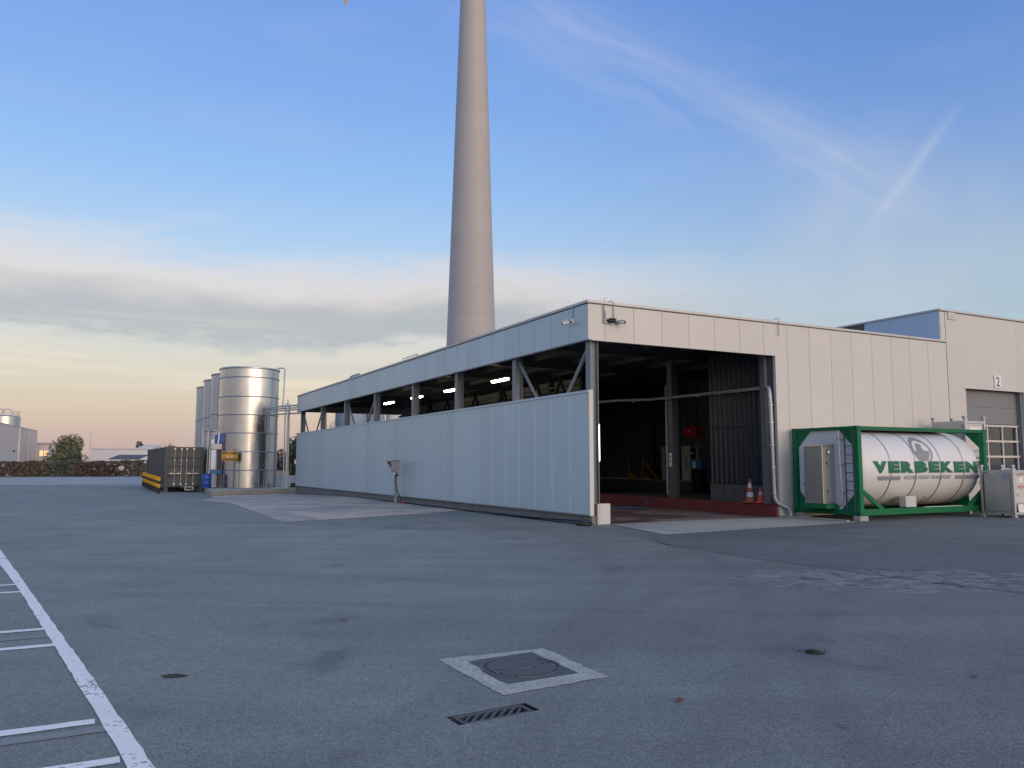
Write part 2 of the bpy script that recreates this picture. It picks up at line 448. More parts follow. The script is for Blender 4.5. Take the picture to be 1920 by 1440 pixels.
M['asph'] = asphalt('asphalt', (0.195, 0.205, 0.188))
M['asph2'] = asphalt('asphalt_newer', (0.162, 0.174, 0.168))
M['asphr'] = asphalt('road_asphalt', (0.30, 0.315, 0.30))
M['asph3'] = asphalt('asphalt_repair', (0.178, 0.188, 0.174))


def concrete_floor(name, base, stain, amount, wet=0.0):
    m = bpy.data.materials.new(name)
    m.use_nodes = True
    t = NT(m.node_tree)
    b = t.n['Principled BSDF']
    P = t.n.new('ShaderNodeNewGeometry').outputs['Position']
    f = t.math('MULTIPLY_ADD', t.math('SUBTRACT', t.noise(P, 0.8, 5, 0.6), 0.5), 0.4, 1.0)
    f = t.math('MULTIPLY', f, t.math('MULTIPLY_ADD', t.math('SUBTRACT', t.noise(P, 40, 3, 0.7), 0.5), 0.25, 1.0))
    col = t.vmath('SCALE', base, scale=f)
    s = t.smooth(t.noise(P, 0.27, 5, 0.62, 0.8), 0.42, 0.58)
    col = t.mix(t.math('MULTIPLY', s, amount), col, tuple(stain) + (1,))
    t.l.new(col, b.inputs['Base Color'])
    t.l.new(t.math('MULTIPLY_ADD', s, -0.25 * amount - wet, 0.8), b.inputs['Roughness'])
    return m


M['slab'] = concrete_floor('wash_slab_concrete', (0.48, 0.395, 0.32), (0.22, 0.215, 0.21), 0.85)
M['apron'] = concrete_floor('apron_concrete', (0.37, 0.36, 0.325), (0.22, 0.215, 0.205), 0.5)
M['lane'] = concrete_floor('wash_lane_floor', (0.22, 0.155, 0.15), (0.06, 0.045, 0.048), 0.85, 0.25)


def paint(name):
    m = bpy.data.materials.new(name)
    m.use_nodes = True
    t = NT(m.node_tree)
    b = t.n['Principled BSDF']
    P = t.n.new('ShaderNodeNewGeometry').outputs['Position']
    w = t.noise(P, 26, 5, 0.72)
    w2 = t.noise(P, 1.4, 4, 0.6)
    worn = t.smooth(t.math('ADD', w, t.math('MULTIPLY', t.math('SUBTRACT', w2, 0.5), 0.55)), 0.585, 0.66)
    base = t.vmath('SCALE', (0.86, 0.84, 0.80), scale=t.math('MULTIPLY_ADD', t.math('SUBTRACT', w2, 0.5), 0.35, 1.0))
    t.l.new(t.mix(t.math('MULTIPLY', worn, 0.8), base, (0.15, 0.155, 0.165, 1)), b.inputs['Base Color'])
    b.inputs['Roughness'].default_value = 0.7
    bn = t.n.new('ShaderNodeBump')
    bn.inputs['Strength'].default_value = 0.5
    bn.inputs['Distance'].default_value = 0.01
    t.l.new(t.noise(P, 70, 3, 0.7), bn.inputs['Height'])
    t.l.new(bn.outputs[0], b.inputs['Normal'])
    return m


M['paint'] = paint('road_paint')
M['paintgrey'] = pbr('faded_grey_paint', (0.235, 0.24, 0.24), 0.8, 0, 0.2, 3, fine=0.35, fscale=50)

# ------------------------------------------------------------------ mesh helpers


class MB:
    def __init__(self):
        self.v = []
        self.f = []

    def add(self, vs, fs):
        o = len(self.v)
        self.v += [tuple(p) for p in vs]
        self.f += [tuple(i + o for i in q) for q in fs]
        return self

    def box(self, x0, x1, y0, y1, z0, z1):
        return self.add([(x0, y0, z0), (x1, y0, z0), (x1, y1, z0), (x0, y1, z0), (x0, y0, z1), (x1, y0, z1), (x1, y1, z1), (x0, y1, z1)],
                        [(0, 3, 2, 1), (4, 5, 6, 7), (0, 1, 5, 4), (1, 2, 6, 5), (2, 3, 7, 6), (3, 0, 4, 7)])

    def tube(self, p0, p1, r0, r1=None, n=10, cap=True):
        return self.path([p0, p1], [r0, r0 if r1 is None else r1], n, cap)

    def path(self, pts, r, n=10, cap=True):
        pts = [Vector(p) for p in pts]
        if not isinstance(r, (list, tuple)):
            r = [r] * len(pts)
        vs, fs = [], []
        T0 = (pts[1] - pts[0]).normalized()
        a = Vector((0, 0, 1)) if abs(T0.z) < 0.9 else Vector((1, 0, 0))
        nx = T0.cross(a).normalized()
        for i, p in enumerate(pts):
            if i == 0:
                T = T0
            elif i == len(pts) - 1:
                T = (pts[i] - pts[i - 1]).normalized()
            else:
                T = ((pts[i] - pts[i - 1]).normalized() + (pts[i + 1] - pts[i]).normalized()).normalized()
            nx = (nx - T * nx.dot(T)).normalized()
            ny = T.cross(nx)
            for k in range(n):
                q = 2 * math.pi * k / n
                vs.append(p + (nx * math.cos(q) + ny * math.sin(q)) * r[i])
        for i in range(len(pts) - 1):
            for k in range(n):
                k2 = (k + 1) % n
                fs.append((i * n + k, i * n + k2, (i + 1) * n + k2, (i + 1) * n + k))
        if cap:
            fs.append(tuple(range(n - 1, -1, -1)))
            fs.append(tuple((len(pts) - 1) * n + k for k in range(n)))
        return self.add(vs, fs)

    def bar(self, p0, p1, w, h, up=(0, 0, 1)):
        """rectangular bar between two points, w across, h along up"""
        p0, p1 = Vector(p0), Vector(p1)
        T = (p1 - p0).normalized()
        U_ = Vector(up)
        if abs(T.dot(U_)) > 0.98:
            U_ = Vector((1, 0, 0))
        s = T.cross(U_).normalized()
        u = s.cross(T)
        vs = []
        for p in (p0, p1):
            for a, b in ((-1, -1), (1, -1), (1, 1), (-1, 1)):
                vs.append(p + s * (a * w / 2) + u * (b * h / 2))
        return self.add(vs, [(0, 1, 2, 3), (7, 6, 5, 4), (0, 4, 5, 1), (1, 5, 6, 2), (2, 6, 7, 3), (3, 7, 4, 0)])

    def lathe(self, prof, n=32, c=(0, 0, 0), cap=True):
        vs, fs = [], []
        for r, z in prof:
            for k in range(n):
                q = 2 * math.pi * k / n
                vs.append((c[0] + r * math.cos(q), c[1] + r * math.sin(q), c[2] + z))
        for i in range(len(prof) - 1):
            for k in range(n):
                k2 = (k + 1) % n
                fs.append((i * n + k, i * n + k2, (i + 1) * n + k2, (i + 1) * n + k))
        if cap:
            fs.append(tuple(range(n - 1, -1, -1)))
            fs.append(tuple((len(prof) - 1) * n + k for k in range(n)))
        return self.add(vs, fs)

    def prism(self, poly, a, b, axis='z'):
        """extrude a 2D polygon (counter-clockwise) along an axis from a to b"""
        def P(p, q):
            return {'z': (p[0], p[1], q), 'x': (q, p[0], p[1]), 'y': (p[0], q, p[1])}[axis]
        n = len(poly)
        vs = [P(p, a) for p in poly] + [P(p, b) for p in poly]
        fs = [tuple(range(n - 1, -1, -1)), tuple(range(n, 2 * n))]
        fs += [(i, (i + 1) % n, n + (i + 1) % n, n + i) for i in range(n)]
        return self.add(vs, fs)

    def hsec(self, x, y, w, d, z0, z1, t=0.018):
        """upright H section: flanges face +-x"""
        self.box(x - d / 2, x - d / 2 + t, y - w / 2, y + w / 2, z0, z1)
        self.box(x + d / 2 - t, x + d / 2, y - w / 2, y + w / 2, z0, z1)
        self.box(x - d / 2 + t, x + d / 2 - t, y - t / 2, y + t / 2, z0, z1)
        return self

    def mesh(self, name):
        me = bpy.data.meshes.new(name)
        me.from_pydata(self.v, [], self.f)
        bm = bmesh.new()
        bm.from_mesh(me)
        bmesh.ops.recalc_face_normals(bm, faces=bm.faces)
        bm.to_mesh(me)
        bm.free()
        return me

    def obj(self, name, mat, parent=None, loc=(0, 0, 0), rz=0.0, smooth=False, bevel=0.0, ang=35):
        me = self.mesh(name)
        return mesh_obj(name, me, mat, parent, loc, rz, smooth, bevel, ang)


def mesh_obj(name, me, mat, parent=None, loc=(0, 0, 0), rz=0.0, smooth=False, bevel=0.0, ang=35):
    me.materials.clear()
    me.materials.append(M[mat] if isinstance(mat, str) else mat)
    if smooth:
        me.polygons.foreach_set('use_smooth', [True] * len(me.polygons))
        me.set_sharp_from_angle(angle=R(ang))
    o = bpy.data.objects.new(name, me)
    COL.objects.link(o)
    o.parent = parent
    o.location = loc
    o.rotation_euler = (0, 0, rz)
    if bevel:
        b = o.modifiers.new('bevel', 'BEVEL')
        b.width = bevel
        b.segments = 2
        b.limit_method = 'ANGLE'
    return o


def dup(o, loc, rz=None, parent=None):
    c = o.copy()
    COL.objects.link(c)
    c.location = loc
    if rz is not None:
        c.rotation_euler = (0, 0, rz)
    if parent is not None:
        c.parent = parent
    return c


def copy_tree(o, parent=None):
    c = o.copy()
    COL.objects.link(c)
    if parent is not None:
        c.parent = parent
    for ch in [q for q in bpy.data.objects if q.parent == o]:
        copy_tree(ch, c)
    return c


def tag(o, label, cat, group=None):
    o['label'] = label
    o['category'] = cat
    if group:
        o['group'] = group
    return o


def thing(name, label, cat, loc=(0, 0, 0), rz=0.0, group=None):
    o = bpy.data.objects.new(name, None)
    COL.objects.link(o)
    o.empty_display_size = 0.3
    o.location = loc
    o.rotation_euler = (0, 0, rz)
    return tag(o, label, cat, group)


def struct(o):
    o['kind'] = 'structure'
    return o


def text_bm(s, size, offset=0.0, xs=1.0, shear=0.0, space=1.0):
    cu = bpy.data.curves.new('text_tmp', 'FONT')
    cu.body = s
    cu.size = size
    cu.offset = offset
    cu.shear = shear
    cu.space_character = space
    cu.align_x = 'LEFT'
    cu.resolution_u = 3
    ob = bpy.data.objects.new('text_tmp', cu)
    COL.objects.link(ob)
    bpy.context.view_layer.update()
    dg = bpy.context.evaluated_depsgraph_get()
    me = bpy.data.meshes.new_from_object(ob.evaluated_get(dg))
    bm = bmesh.new()
    bm.from_mesh(me)
    bpy.data.objects.remove(ob)
    bpy.data.curves.remove(cu)
    bpy.data.meshes.remove(me)
    xs_ = [v.co.x for v in bm.verts]
    ys_ = [v.co.y for v in bm.verts]
    x0, y0 = min(xs_), min(ys_)
    for v in bm.verts:
        v.co.x = (v.co.x - x0) * xs
        v.co.y = v.co.y - y0
    return bm


def fit_text(s, width, height, offset=0.0, space=1.0, shear=0.0):
    bm = text_bm(s, 1.0, offset, 1.0, shear, space)
    w = max(v.co.x for v in bm.verts)
    h = max(v.co.y for v in bm.verts)
    for v in bm.verts:
        v.co.x *= width / w
        v.co.y *= height / h
    return bm


def bm_obj(name, bm, mat, parent=None, **k):
    me = bpy.data.meshes.new(name)
    bm.to_mesh(me)
    bm.free()
    return mesh_obj(name, me, mat, parent, **k)


def flat_text(name, s, width, height, mat, parent, fn, offset=0.0, thick=0.0):
    """text laid in a plane; fn maps (x, y) -> xyz"""
    bm = fit_text(s, width, height, offset)
    for v in bm.verts:
        v.co = Vector(fn(v.co.x, v.co.y))
    return bm_obj(name, bm, mat, parent)


# ------------------------------------------------------------------ frame of the hall: u along the front, v along the side
TH = R(27.75)
C0 = Vector((2.10, 21.85))
UX = Vector((math.cos(TH), math.sin(TH)))
VX = Vector((-math.sin(TH), math.cos(TH)))


def uv(u, v, z=0.0):
    p = C0 + UX * u + VX * v
    return (p.x, p.y, z)


def gz(x, y):
    w = -x * .5 + (y - 22) * .25 - 8
    if w <= 0:
        return 0.0
    q = w / 9.0
    return -0.25 * q * q * math.exp(2 - 2 * q)


# ------------------------------------------------------------------ ground and paving
def grid_lines(a, b, c0, c1):
    s = []
    x = a
    while x < c0:
        s.append(x)
        x += max(1.0, (c0 - x) * 0.5)
    x = c0
    while x < c1:
        s.append(x)
        x += 1.0
    q = []
    x = b
    while x > c1:
        q.append(x)
        x -= max(1.0, (x - c1) * 0.5)
    return s + [c1] + q[::-1]


def make_ground():
    xs = grid_lines(-900, 900, -70, 30)
    ys = grid_lines(-400, 1400, 0, 130)
    vs = [(x, y, gz(x, y)) for y in ys for x in xs]
    n = len(xs)
    fs = [(j * n + i, j * n + i + 1, (j + 1) * n + i + 1, (j + 1) * n + i) for j in range(len(ys) - 1) for i in range(n - 1)]
    m = MB()
    m.add(vs, fs)
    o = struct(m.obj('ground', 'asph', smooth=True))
    # real hole for the drain
    bm = bmesh.new()
    bm.from_mesh(o.data)
    gc, ga = Vector((-.12, 5.43, 0)), R(31.5)
    ex, ey = Vector((math.cos(ga), math.sin(ga), 0)), Vector((-math.sin(ga), math.cos(ga), 0))
    for axis, half in ((ex, .30), (ey, .092)):
        for sg in (-1, 1):
            fs_ = [f for f in bm.faces if (f.calc_center_median() - gc).length < 1.6]
            ge = list({e for f in fs_ for e in f.edges}) + list({v_ for f in fs_ for v_ in f.verts}) + fs_
            bmesh.ops.bisect_plane(bm, geom=ge, plane_co=gc + axis * half * sg, plane_no=axis)
    kill = [f for f in bm.faces if abs((f.calc_center_median() - gc).dot(ex)) < .2999 and abs((f.calc_center_median() - gc).dot(ey)) < .0919 and abs(f.calc_center_median().z) < .01]
    bmesh.ops.delete(bm, geom=kill, context='FACES')
    bm.to_mesh(o.data)
    bm.free()
    return o


ground = make_ground()


def jag(poly, step=0.25, amp=0.03, closed=True):
    out = []
    n = len(poly)
    for i in range(n if closed else n - 1):
        a, b = Vector(poly[i]), Vector(poly[(i + 1) % n])
        L = (b - a).length
        k = max(1, int(L / step))
        nrm = Vector((-(b - a).y, (b - a).x)).normalized() if L > 0 else Vector((0, 0))
        for q in range(k):
            p = a.lerp(b, q / k)
            if amp and q:
                p = p + nrm * random.uniform(-amp, amp)
            out.append((p.x, p.y))
    return out


def sheet(name, poly, off, mat, parent=None, step=1.0, kind='structure'):
    bm = bmesh.new()
    vs = [bm.verts.new((p[0], p[1], 0)) for p in poly]
    bm.faces.new(vs)
    bmesh.ops.triangulate(bm, faces=bm.faces[:])
    x0, x1 = min(p[0] for p in poly), max(p[0] for p in poly)
    y0, y1 = min(p[1] for p in poly), max(p[1] for p in poly)
    for ax, a, b in ((0, x0, x1), (1, y0, y1)):
        q = math.floor(a) + 1
        while q < b:
            co = [0, 0, 0]
            no = [0, 0, 0]
            co[ax] = q
            no[ax] = 1
            bmesh.ops.bisect_plane(bm, geom=bm.verts[:] + bm.edges[:] + bm.faces[:], plane_co=co, plane_no=no)
            q += step
    bmesh.ops.recalc_face_normals(bm, faces=bm.faces)
    if sum(f.normal.z for f in bm.faces) < 0:
        bmesh.ops.reverse_faces(bm, faces=bm.faces)
    for v in bm.verts:
        v.co.z = gz(v.co.x, v.co.y) + off
    o = bm_obj(name, bm, mat, parent)
    if parent is None:
        o['kind'] = kind
    return o


# paler road along the hedge
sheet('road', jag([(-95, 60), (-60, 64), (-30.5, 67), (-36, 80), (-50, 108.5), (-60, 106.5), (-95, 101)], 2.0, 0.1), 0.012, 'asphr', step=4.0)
# newer, darker asphalt in front of the right-hand hall
p = [(3.2, 20.2), (3.0, 16.9), (3.9, 14.8), (5.2, 12.3), (6.0, 11.0), (6.6, 10.0), (7.4, 9.3), (8.5, 8.9), (12, 8.0), (30, 6.0),
     (40, 28)] + [uv(24, -0.05)[:2], uv(8.2, -0.05)[:2], uv(7.4, -2.7)[:2]]
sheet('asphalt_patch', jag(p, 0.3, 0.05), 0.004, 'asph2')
# repaired strip beside the left slab
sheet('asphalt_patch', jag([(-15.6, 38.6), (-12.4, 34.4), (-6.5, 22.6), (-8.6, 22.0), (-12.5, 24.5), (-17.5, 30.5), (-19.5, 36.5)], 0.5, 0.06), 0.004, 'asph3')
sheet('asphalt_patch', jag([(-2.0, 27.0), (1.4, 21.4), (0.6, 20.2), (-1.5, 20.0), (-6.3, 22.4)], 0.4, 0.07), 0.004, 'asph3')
# wash slab beside the long wall
sl = [(-12.17, 34.84), (-6.43, 22.74), (-2.51, 27.21), (-1.9, 28.6)] + [uv(0.06, 9.5)[:2], uv(0.06, 34.6)[:2], uv(-5.3, 32.4)[:2], (-15.0, 39.25)]
sheet('concrete_slab', jag(sl, 0.6, 0.02), 0.009, 'slab')
# apron before the open bay
ap = [uv(0.62, 0.0)[:2], uv(-0.13, -3.37)[:2], uv(7.3, -2.75)[:2], uv(8.3, -0.06)[:2], uv(7.1, 0.0)[:2]]
sheet('concrete_apron', jag(ap, 0.5, 0.015), 0.010, 'apron')
sheet('wash_lane', [uv(0.35, 0.002)[:2], uv(7.12, 0.002)[:2], uv(7.12, 36.5)[:2], uv(0.35, 36.5)[:2]], 0.006, 'lane')


def band(center, halfw, off, mat, name='painted_line'):
    """strip along a polyline of (x,y), child of the ground"""
    L, Rr = [], []
    n = len(center)
    for i, c in enumerate(center):
        a = Vector(center[max(0, i - 1)])
        b = Vector(center[min(n - 1, i + 1)])
        T = (b - a).normalized()
        N = Vector((-T.y, T.x))
        hw = halfw[i] if isinstance(halfw, list) else halfw
        c = Vector(c)
        L.append(tuple(c + N * hw))
        Rr.append(tuple(c - N * hw))
    sheet(name, jag(L, 0.12, 0.006, False) + [L[-1]] + jag(Rr[::-1], 0.12, 0.006, False) + [Rr[0]], off, mat, parent=ground)


outer = [(-13.5, 20.4), (-9.84, 15.64), (-7.0, 11.66), (-4.68, 8.39), (-3.57, 6.83), (-2.82, 5.77), (-2.21, 4.9), (-1.92, 4.49), (-1.0, 3.25), (-0.3, 2.3)]
inner = [(-11.4, 17.6), (-8.27, 13.18), (-6.44, 10.68), (-4.13, 7.42), (-2.63, 5.3), (-2.07, 4.49), (-1.2, 3.3), (-0.5, 2.3)]
sheet('painted_line', jag(outer, 0.15, 0.006, False) + [outer[-1]] + jag(inner[::-1], 0.15, 0.006, False) + [inner[0]], 0.006, 'paint', parent=ground)
dirn = Vector((0.46, 0.24)).normalized()
for (ex, ey), hw in (((-6.69, 11.1), 0.058), ((-6.26, 10.47), 0.058), ((-4.63, 8.13), 0.058), ((-4.12, 7.43), 0.058), ((-2.64, 5.26), 0.055), ((-2.16, 4.60), 0.055)):
    a = Vector((ex, ey))
    b = a - dirn * 5.5
    band([tuple(b), tuple(a)], hw, 0.005, 'paint')
for (ex, ey), ln in (((-4.42, 7.79), 3.0), ((-2.50, 5.12), 2.5)):
    a = Vector((ex, ey)) + dirn * 0.02
    band([tuple(a - dirn * ln), tuple(a)], 0.06, 0.0045, 'paintgrey', 'faded_line')
# faint far dashes
for a, b in (((-19.5, 35.2), (-17.6, 35.6)), ((-17.3, 29.5), (-15.6, 29.8)), ((6.2, 19.0), (8.2, 18.3)), ((9.3, 17.3), (11.6, 16.4)), ((-17.0, 24.6), (-15.0, 25.2))):
    band([a, b], 0.05, 0.007, 'paintgrey', 'faded_line')

# ------------------------------------------------------------------ the truck wash hall
hall = thing('truck_wash_hall', 'long grey flat-roofed truck wash hall with open corner bay and band of openings', 'hall', uv(0, 0), TH)
HT, HF, HW, HB, LEN, U1, U2 = 6.16, 5.07, 3.59, 0.27, 34.9, 7.04, 15.62


def hb(name, mat, *b, bevel=0.0):
    return MB().box(*b).obj(name, mat, hall, bevel=bevel)


G = 0.006
wp = MB().box(0, 0.08, 0.018, 0.982, HB, HW)
# micro ribs stand proud of the sheet
for k in range(1, 8):
    y = k * 0.125
    wp.box(-0.0025, 0.0, y - 0.006, y + 0.006, HB + 0.01, HW - 0.06)
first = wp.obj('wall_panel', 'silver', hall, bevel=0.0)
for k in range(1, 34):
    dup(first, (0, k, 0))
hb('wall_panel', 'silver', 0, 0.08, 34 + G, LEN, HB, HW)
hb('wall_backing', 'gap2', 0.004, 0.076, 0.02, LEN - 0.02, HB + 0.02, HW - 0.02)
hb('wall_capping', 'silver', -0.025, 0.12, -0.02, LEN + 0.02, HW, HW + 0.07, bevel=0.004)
hb('base_flashing', 'column', -0.012, 0.05, -0.01, LEN, HB - 0.035, HB - 0.002)
hb('corner_trim', 'cream', -0.006, 0.125, -0.022, 0.004, HB - 0.03, HW + 0.065)
k = 0
v = 0.0
while v < LEN - 0.1:
    L = min(2.9, LEN - v)
    hb('plinth_block', 'conc', 0.06 + random.uniform(-.006, .006), 0.30, v + 0.012, v + L - 0.012, -0.45, HB - 0.037 + random.uniform(-.01, .0), bevel=0.012)
    v += L
# fascia over the long side
fp = MB().box(0.0, 0.07, G, 1.0 - G, HF, HT - 0.10)
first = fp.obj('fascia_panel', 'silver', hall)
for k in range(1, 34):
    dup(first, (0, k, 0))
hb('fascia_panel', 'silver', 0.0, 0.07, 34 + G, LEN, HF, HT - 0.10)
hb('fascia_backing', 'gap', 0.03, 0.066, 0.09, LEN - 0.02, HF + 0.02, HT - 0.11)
# front fascia and facade, one metre cassettes
us = [0.0] + [0.555 + k for k in range(15)] + [U2]
for a, b in zip(us[:-1], us[1:]):
    if b <= U1 + 0.01:
        hb('fascia_panel', 'cream', a + G, b - G, 0.0, 0.07, HF, HT - 0.10)
    elif a < U1:
        m = MB().box(a + G, U1, 0.0, 0.07, HF, HT - 0.10).box(U1, b - G, 0.0, 0.07, 0.0, HT - 0.10)
        m.obj('facade_panel', 'cream', hall)
    else:
        hb('facade_panel', 'cream', a + G, b - G, 0.0, 0.07, 0.0, HT - 0.10)
hb('fascia_backing', 'gap', 0.09, U1, 0.03, 0.066, HF + 0.02, HT - 0.11)
hb('facade_backing', 'gap', U1 + 0.01, U2 - 0.02, 0.03, 0.066, 0.02, HT - 0.11)
hb('facade_base', 'conc', U1 + 0.1, U2, 0.072, 0.30, -0.2, 0.16)
# soffit trims
hb('soffit_trim', 'column', -0.004, 0.11, -0.004, LEN, HF - 0.03, HF - 0.001)
hb('soffit_trim', 'cream', 0.112, U1, -0.004, 0.11, HF - 0.03, HF - 0.001)
hb('jamb_trim', 'cream', U1 - 0.02, U1 + 0.0, -0.006, 0.10, 0.05, HF - 0.002)
# coping
hb('coping', 'coping', -0.035, 0.20, -0.035, LEN + 0.03, HT - 0.075, HT, bevel=0.006)
hb('coping', 'coping', 0.202, U2 + 0.03, -0.035, 0.20, HT - 0.075, HT, bevel=0.006)
hb('coping_shadow_gap', 'gap', -0.012, 0.05, -0.012, LEN, HT - 0.098, HT - 0.077)
hb('coping_shadow_gap', 'gap', 0.052, U2, -0.012, 0.05, HT - 0.098, HT - 0.077)
# roof
hb('roof', 'roof', 0.2, U2 - 0.3, 0.2, LEN - 0.1, 5.98, 6.07)
dk = MB()
nrib = 54
for k in range(nrib):
    y = 0.3 + k * (LEN - 0.6) / nrib
    w = (LEN - 0.6) / nrib
    dk.add([(0.2, y, 5.975), (0.2, y + w * .3, 5.975), (0.2, y + w * .42, 5.90), (0.2, y + w * .88, 5.90), (0.2, y + w, 5.975),
            (14.4, y, 5.975), (14.4, y + w * .3, 5.975), (14.4, y + w * .42, 5.90), (14.4, y + w * .88, 5.90), (14.4, y + w, 5.975)],
           [(i, i + 1, i + 6, i + 5) for i in range(4)])
dk.obj('roof_deck', 'deck', hall)
VCOL = [0.22, 4.62, 9.3, 13.9, 19.1, 24.2, 29.2, 34.3]
for i, v in enumerate(VCOL):
    MB().hsec(0.26, v, 0.24, 0.26, 0.0 if i == 0 else -0.3, 5.5).obj('column', 'column', hall)
    b = MB()
    b.box(0.14, 14.3, v - 0.10, v + 0.10, 5.88, 5.90).box(0.14, 14.3, v - 0.10, v + 0.10, 5.46, 5.48).box(0.14, 14.3, v - 0.01, v + 0.01, 5.48, 5.88)
    b.obj('roof_beam', 'dsteel', hall)
for u in (1.6, 3.4, 5.2, 7.0, 9.0, 11.0, 13.0):
    hb('purlin', 'deck', u, u + 0.09, 0.35, LEN - 0.1, 5.70, 5.878)
hb('eaves_beam', 'dsteel', 0.14, 0.36, 0.36, LEN - 0.05, 5.12, 5.36)
hb('lintel_beam', 'dsteel', 0.42, 6.98, 0.13, 0.34, 5.10, 5.40)


def brace(v0, z0, v1, z1):
    MB().bar((0.26, v0, z0), (0.26, v1, z1), 0.07, 0.07).obj('brace', 'column', hall)


for a, b in ((0.22, 4.62), (19.1, 24.2), (29.2, 34.3)):
    mid = (a + b) / 2
    brace(a + 0.12, 4.95, mid - 0.05, 2.75)
    brace(b - 0.12, 4.95, mid + 0.05, 2.75)
# far end: beam with cladding, open below
for k in range(14):
    hb('fascia_panel', 'silver', 0.09 + k, 0.09 + k + 1 - G, LEN - 0.07, LEN, HF, HT - 0.10)
hb('end_wall_lining', 'inwall', 0.38, 14.3, LEN - 0.20, LEN - 0.075, HF, 5.46)
# inner wall on the far side of the lane, u = 7.15, beyond the side bay
for k in range(8):
    v0 = 11.2 + k * 2.95
    hb('inner_wall_panel', 'inwall', 7.15, 7.25, v0 + 0.01, min(v0 + 2.94, LEN - 0.21), 0.0, 5.45)
for v in (11.2, 13.9, 19.1, 24.2, 29.2):
    MB().hsec(7.02, v, 0.2, 0.22, 0.0, 5.46).obj('column', 'dsteel', hall)
# cable trays and pipes along that wall
for z, rr in ((4.62, 0.05), (4.45, 0.035), (5.15, 0.045)):
    MB().tube((6.85, 11.5, z), (6.85, 34.4, z), rr, n=8).obj('wall_pipe', 'greypipe', hall, smooth=True)
MB().box(6.78, 7.0, 12, 34.3, 4.85, 4.90).box(6.78, 6.80, 12, 34.3, 4.90, 4.96).obj('cable_tray', 'dsteel', hall)
# swing-arm brackets for the wash lances (inverted V)
for v in (12.4, 14.55, 18.0, 21.4, 25.3, 28.0):
    b = MB().bar((6.6, v - 0.62, 4.35), (6.6, v, 5.42), 0.10, 0.09).bar((6.6, v + 0.62, 4.35), (6.6, v, 5.42), 0.10, 0.09)
    b.box(6.55, 6.65, v - 0.05, v + 0.05, 5.38, 5.62).obj('lance_bracket', 'black', hall)
# corrugated partition at the right of the opening


def corrug(u, v0, v1, z0, z1, pitch, depth, name, mat, axis='v', flip=1):
    m = MB()
    n = int(round((v1 - v0) / pitch))
    pr = []
    for k in range(n):
        a = v0 + k * pitch
        pr += [(a, 0), (a + pitch * .62, 0), (a + pitch * .72, depth), (a + pitch * .90, depth)]
    pr.append((v0 + n * pitch, 0))
    vs = [(u - d * flip, a, z0) for a, d in pr] + [(u - d * flip, a, z1) for a, d in pr]
    q = len(pr)
    m.add(vs, [(i, i + 1, q + i + 1, q + i) for i in range(q - 1)])
    # returned edges give the sheet thickness
    m.box(u + 0.001, u + 0.012, v0, v0 + n * pitch, z0, z1)
    return m.obj(name, mat, hall)


for v0 in (0.45, 1.41, 2.37):
    corrug(7.24, v0, v0 + 0.95, 0.95, 5.44, 0.235, 0.045, 'partition_sheet', 'corr')
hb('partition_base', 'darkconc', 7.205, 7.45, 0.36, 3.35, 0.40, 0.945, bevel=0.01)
MB().box(7.16, 7.19, 0.34, 3.36, 2.9, 2.95).obj('partition_rail', 'corr', hall)
# jamb steel
MB().hsec(6.90, 0.34, 0.22, 0.24, 0.395, 5.46).obj('column', 'jamb', hall)
MB().box(7.045, 7.16, 0.08, 0.30, 0.0, 5.4).obj('jamb_lining', 'jamb', hall)
# kerb in red paint and the raised floor behind
for k in range(4):
    v0 = 0.075 + k * 2.78
    hb('kerb_block', 'redk', 6.93, 7.50 if k else 7.03, v0 + (0.004 if k else 0), v0 + 2.775, 0.0, 0.40 + random.uniform(-.004, .004), bevel=0.012)
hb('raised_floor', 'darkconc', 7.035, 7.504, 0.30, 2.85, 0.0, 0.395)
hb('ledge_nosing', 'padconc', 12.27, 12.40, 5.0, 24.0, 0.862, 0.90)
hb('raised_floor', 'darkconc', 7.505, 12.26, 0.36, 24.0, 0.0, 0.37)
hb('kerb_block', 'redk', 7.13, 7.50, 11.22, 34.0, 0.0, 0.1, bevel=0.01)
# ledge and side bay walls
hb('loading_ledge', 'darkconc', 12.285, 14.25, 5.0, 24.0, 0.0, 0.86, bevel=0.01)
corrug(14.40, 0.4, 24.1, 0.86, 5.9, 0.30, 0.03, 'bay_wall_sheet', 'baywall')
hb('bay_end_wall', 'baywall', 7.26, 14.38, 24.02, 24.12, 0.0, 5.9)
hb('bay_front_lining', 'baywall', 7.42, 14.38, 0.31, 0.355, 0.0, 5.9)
# middle column on the kerb
MB().hsec(7.32, 5.45, 0.28, 0.30, 0.40, 5.46).obj('column', 'jamb', hall)
MB().box(7.145, 7.165, 5.36, 5.52, 1.55, 2.05).obj('notice_plate', 'white', hall)
for z in (1.9, 1.78, 1.72):
    MB().box(7.141, 7.146, 5.40, 5.48, z, z + 0.03).obj('notice_print', 'black', hall)
MB().tube((7.14, 5.62, 0.5), (7.14, 5.62, 4.6), 0.03, n=8).obj('conduit', 'greypipe', hall, smooth=True)
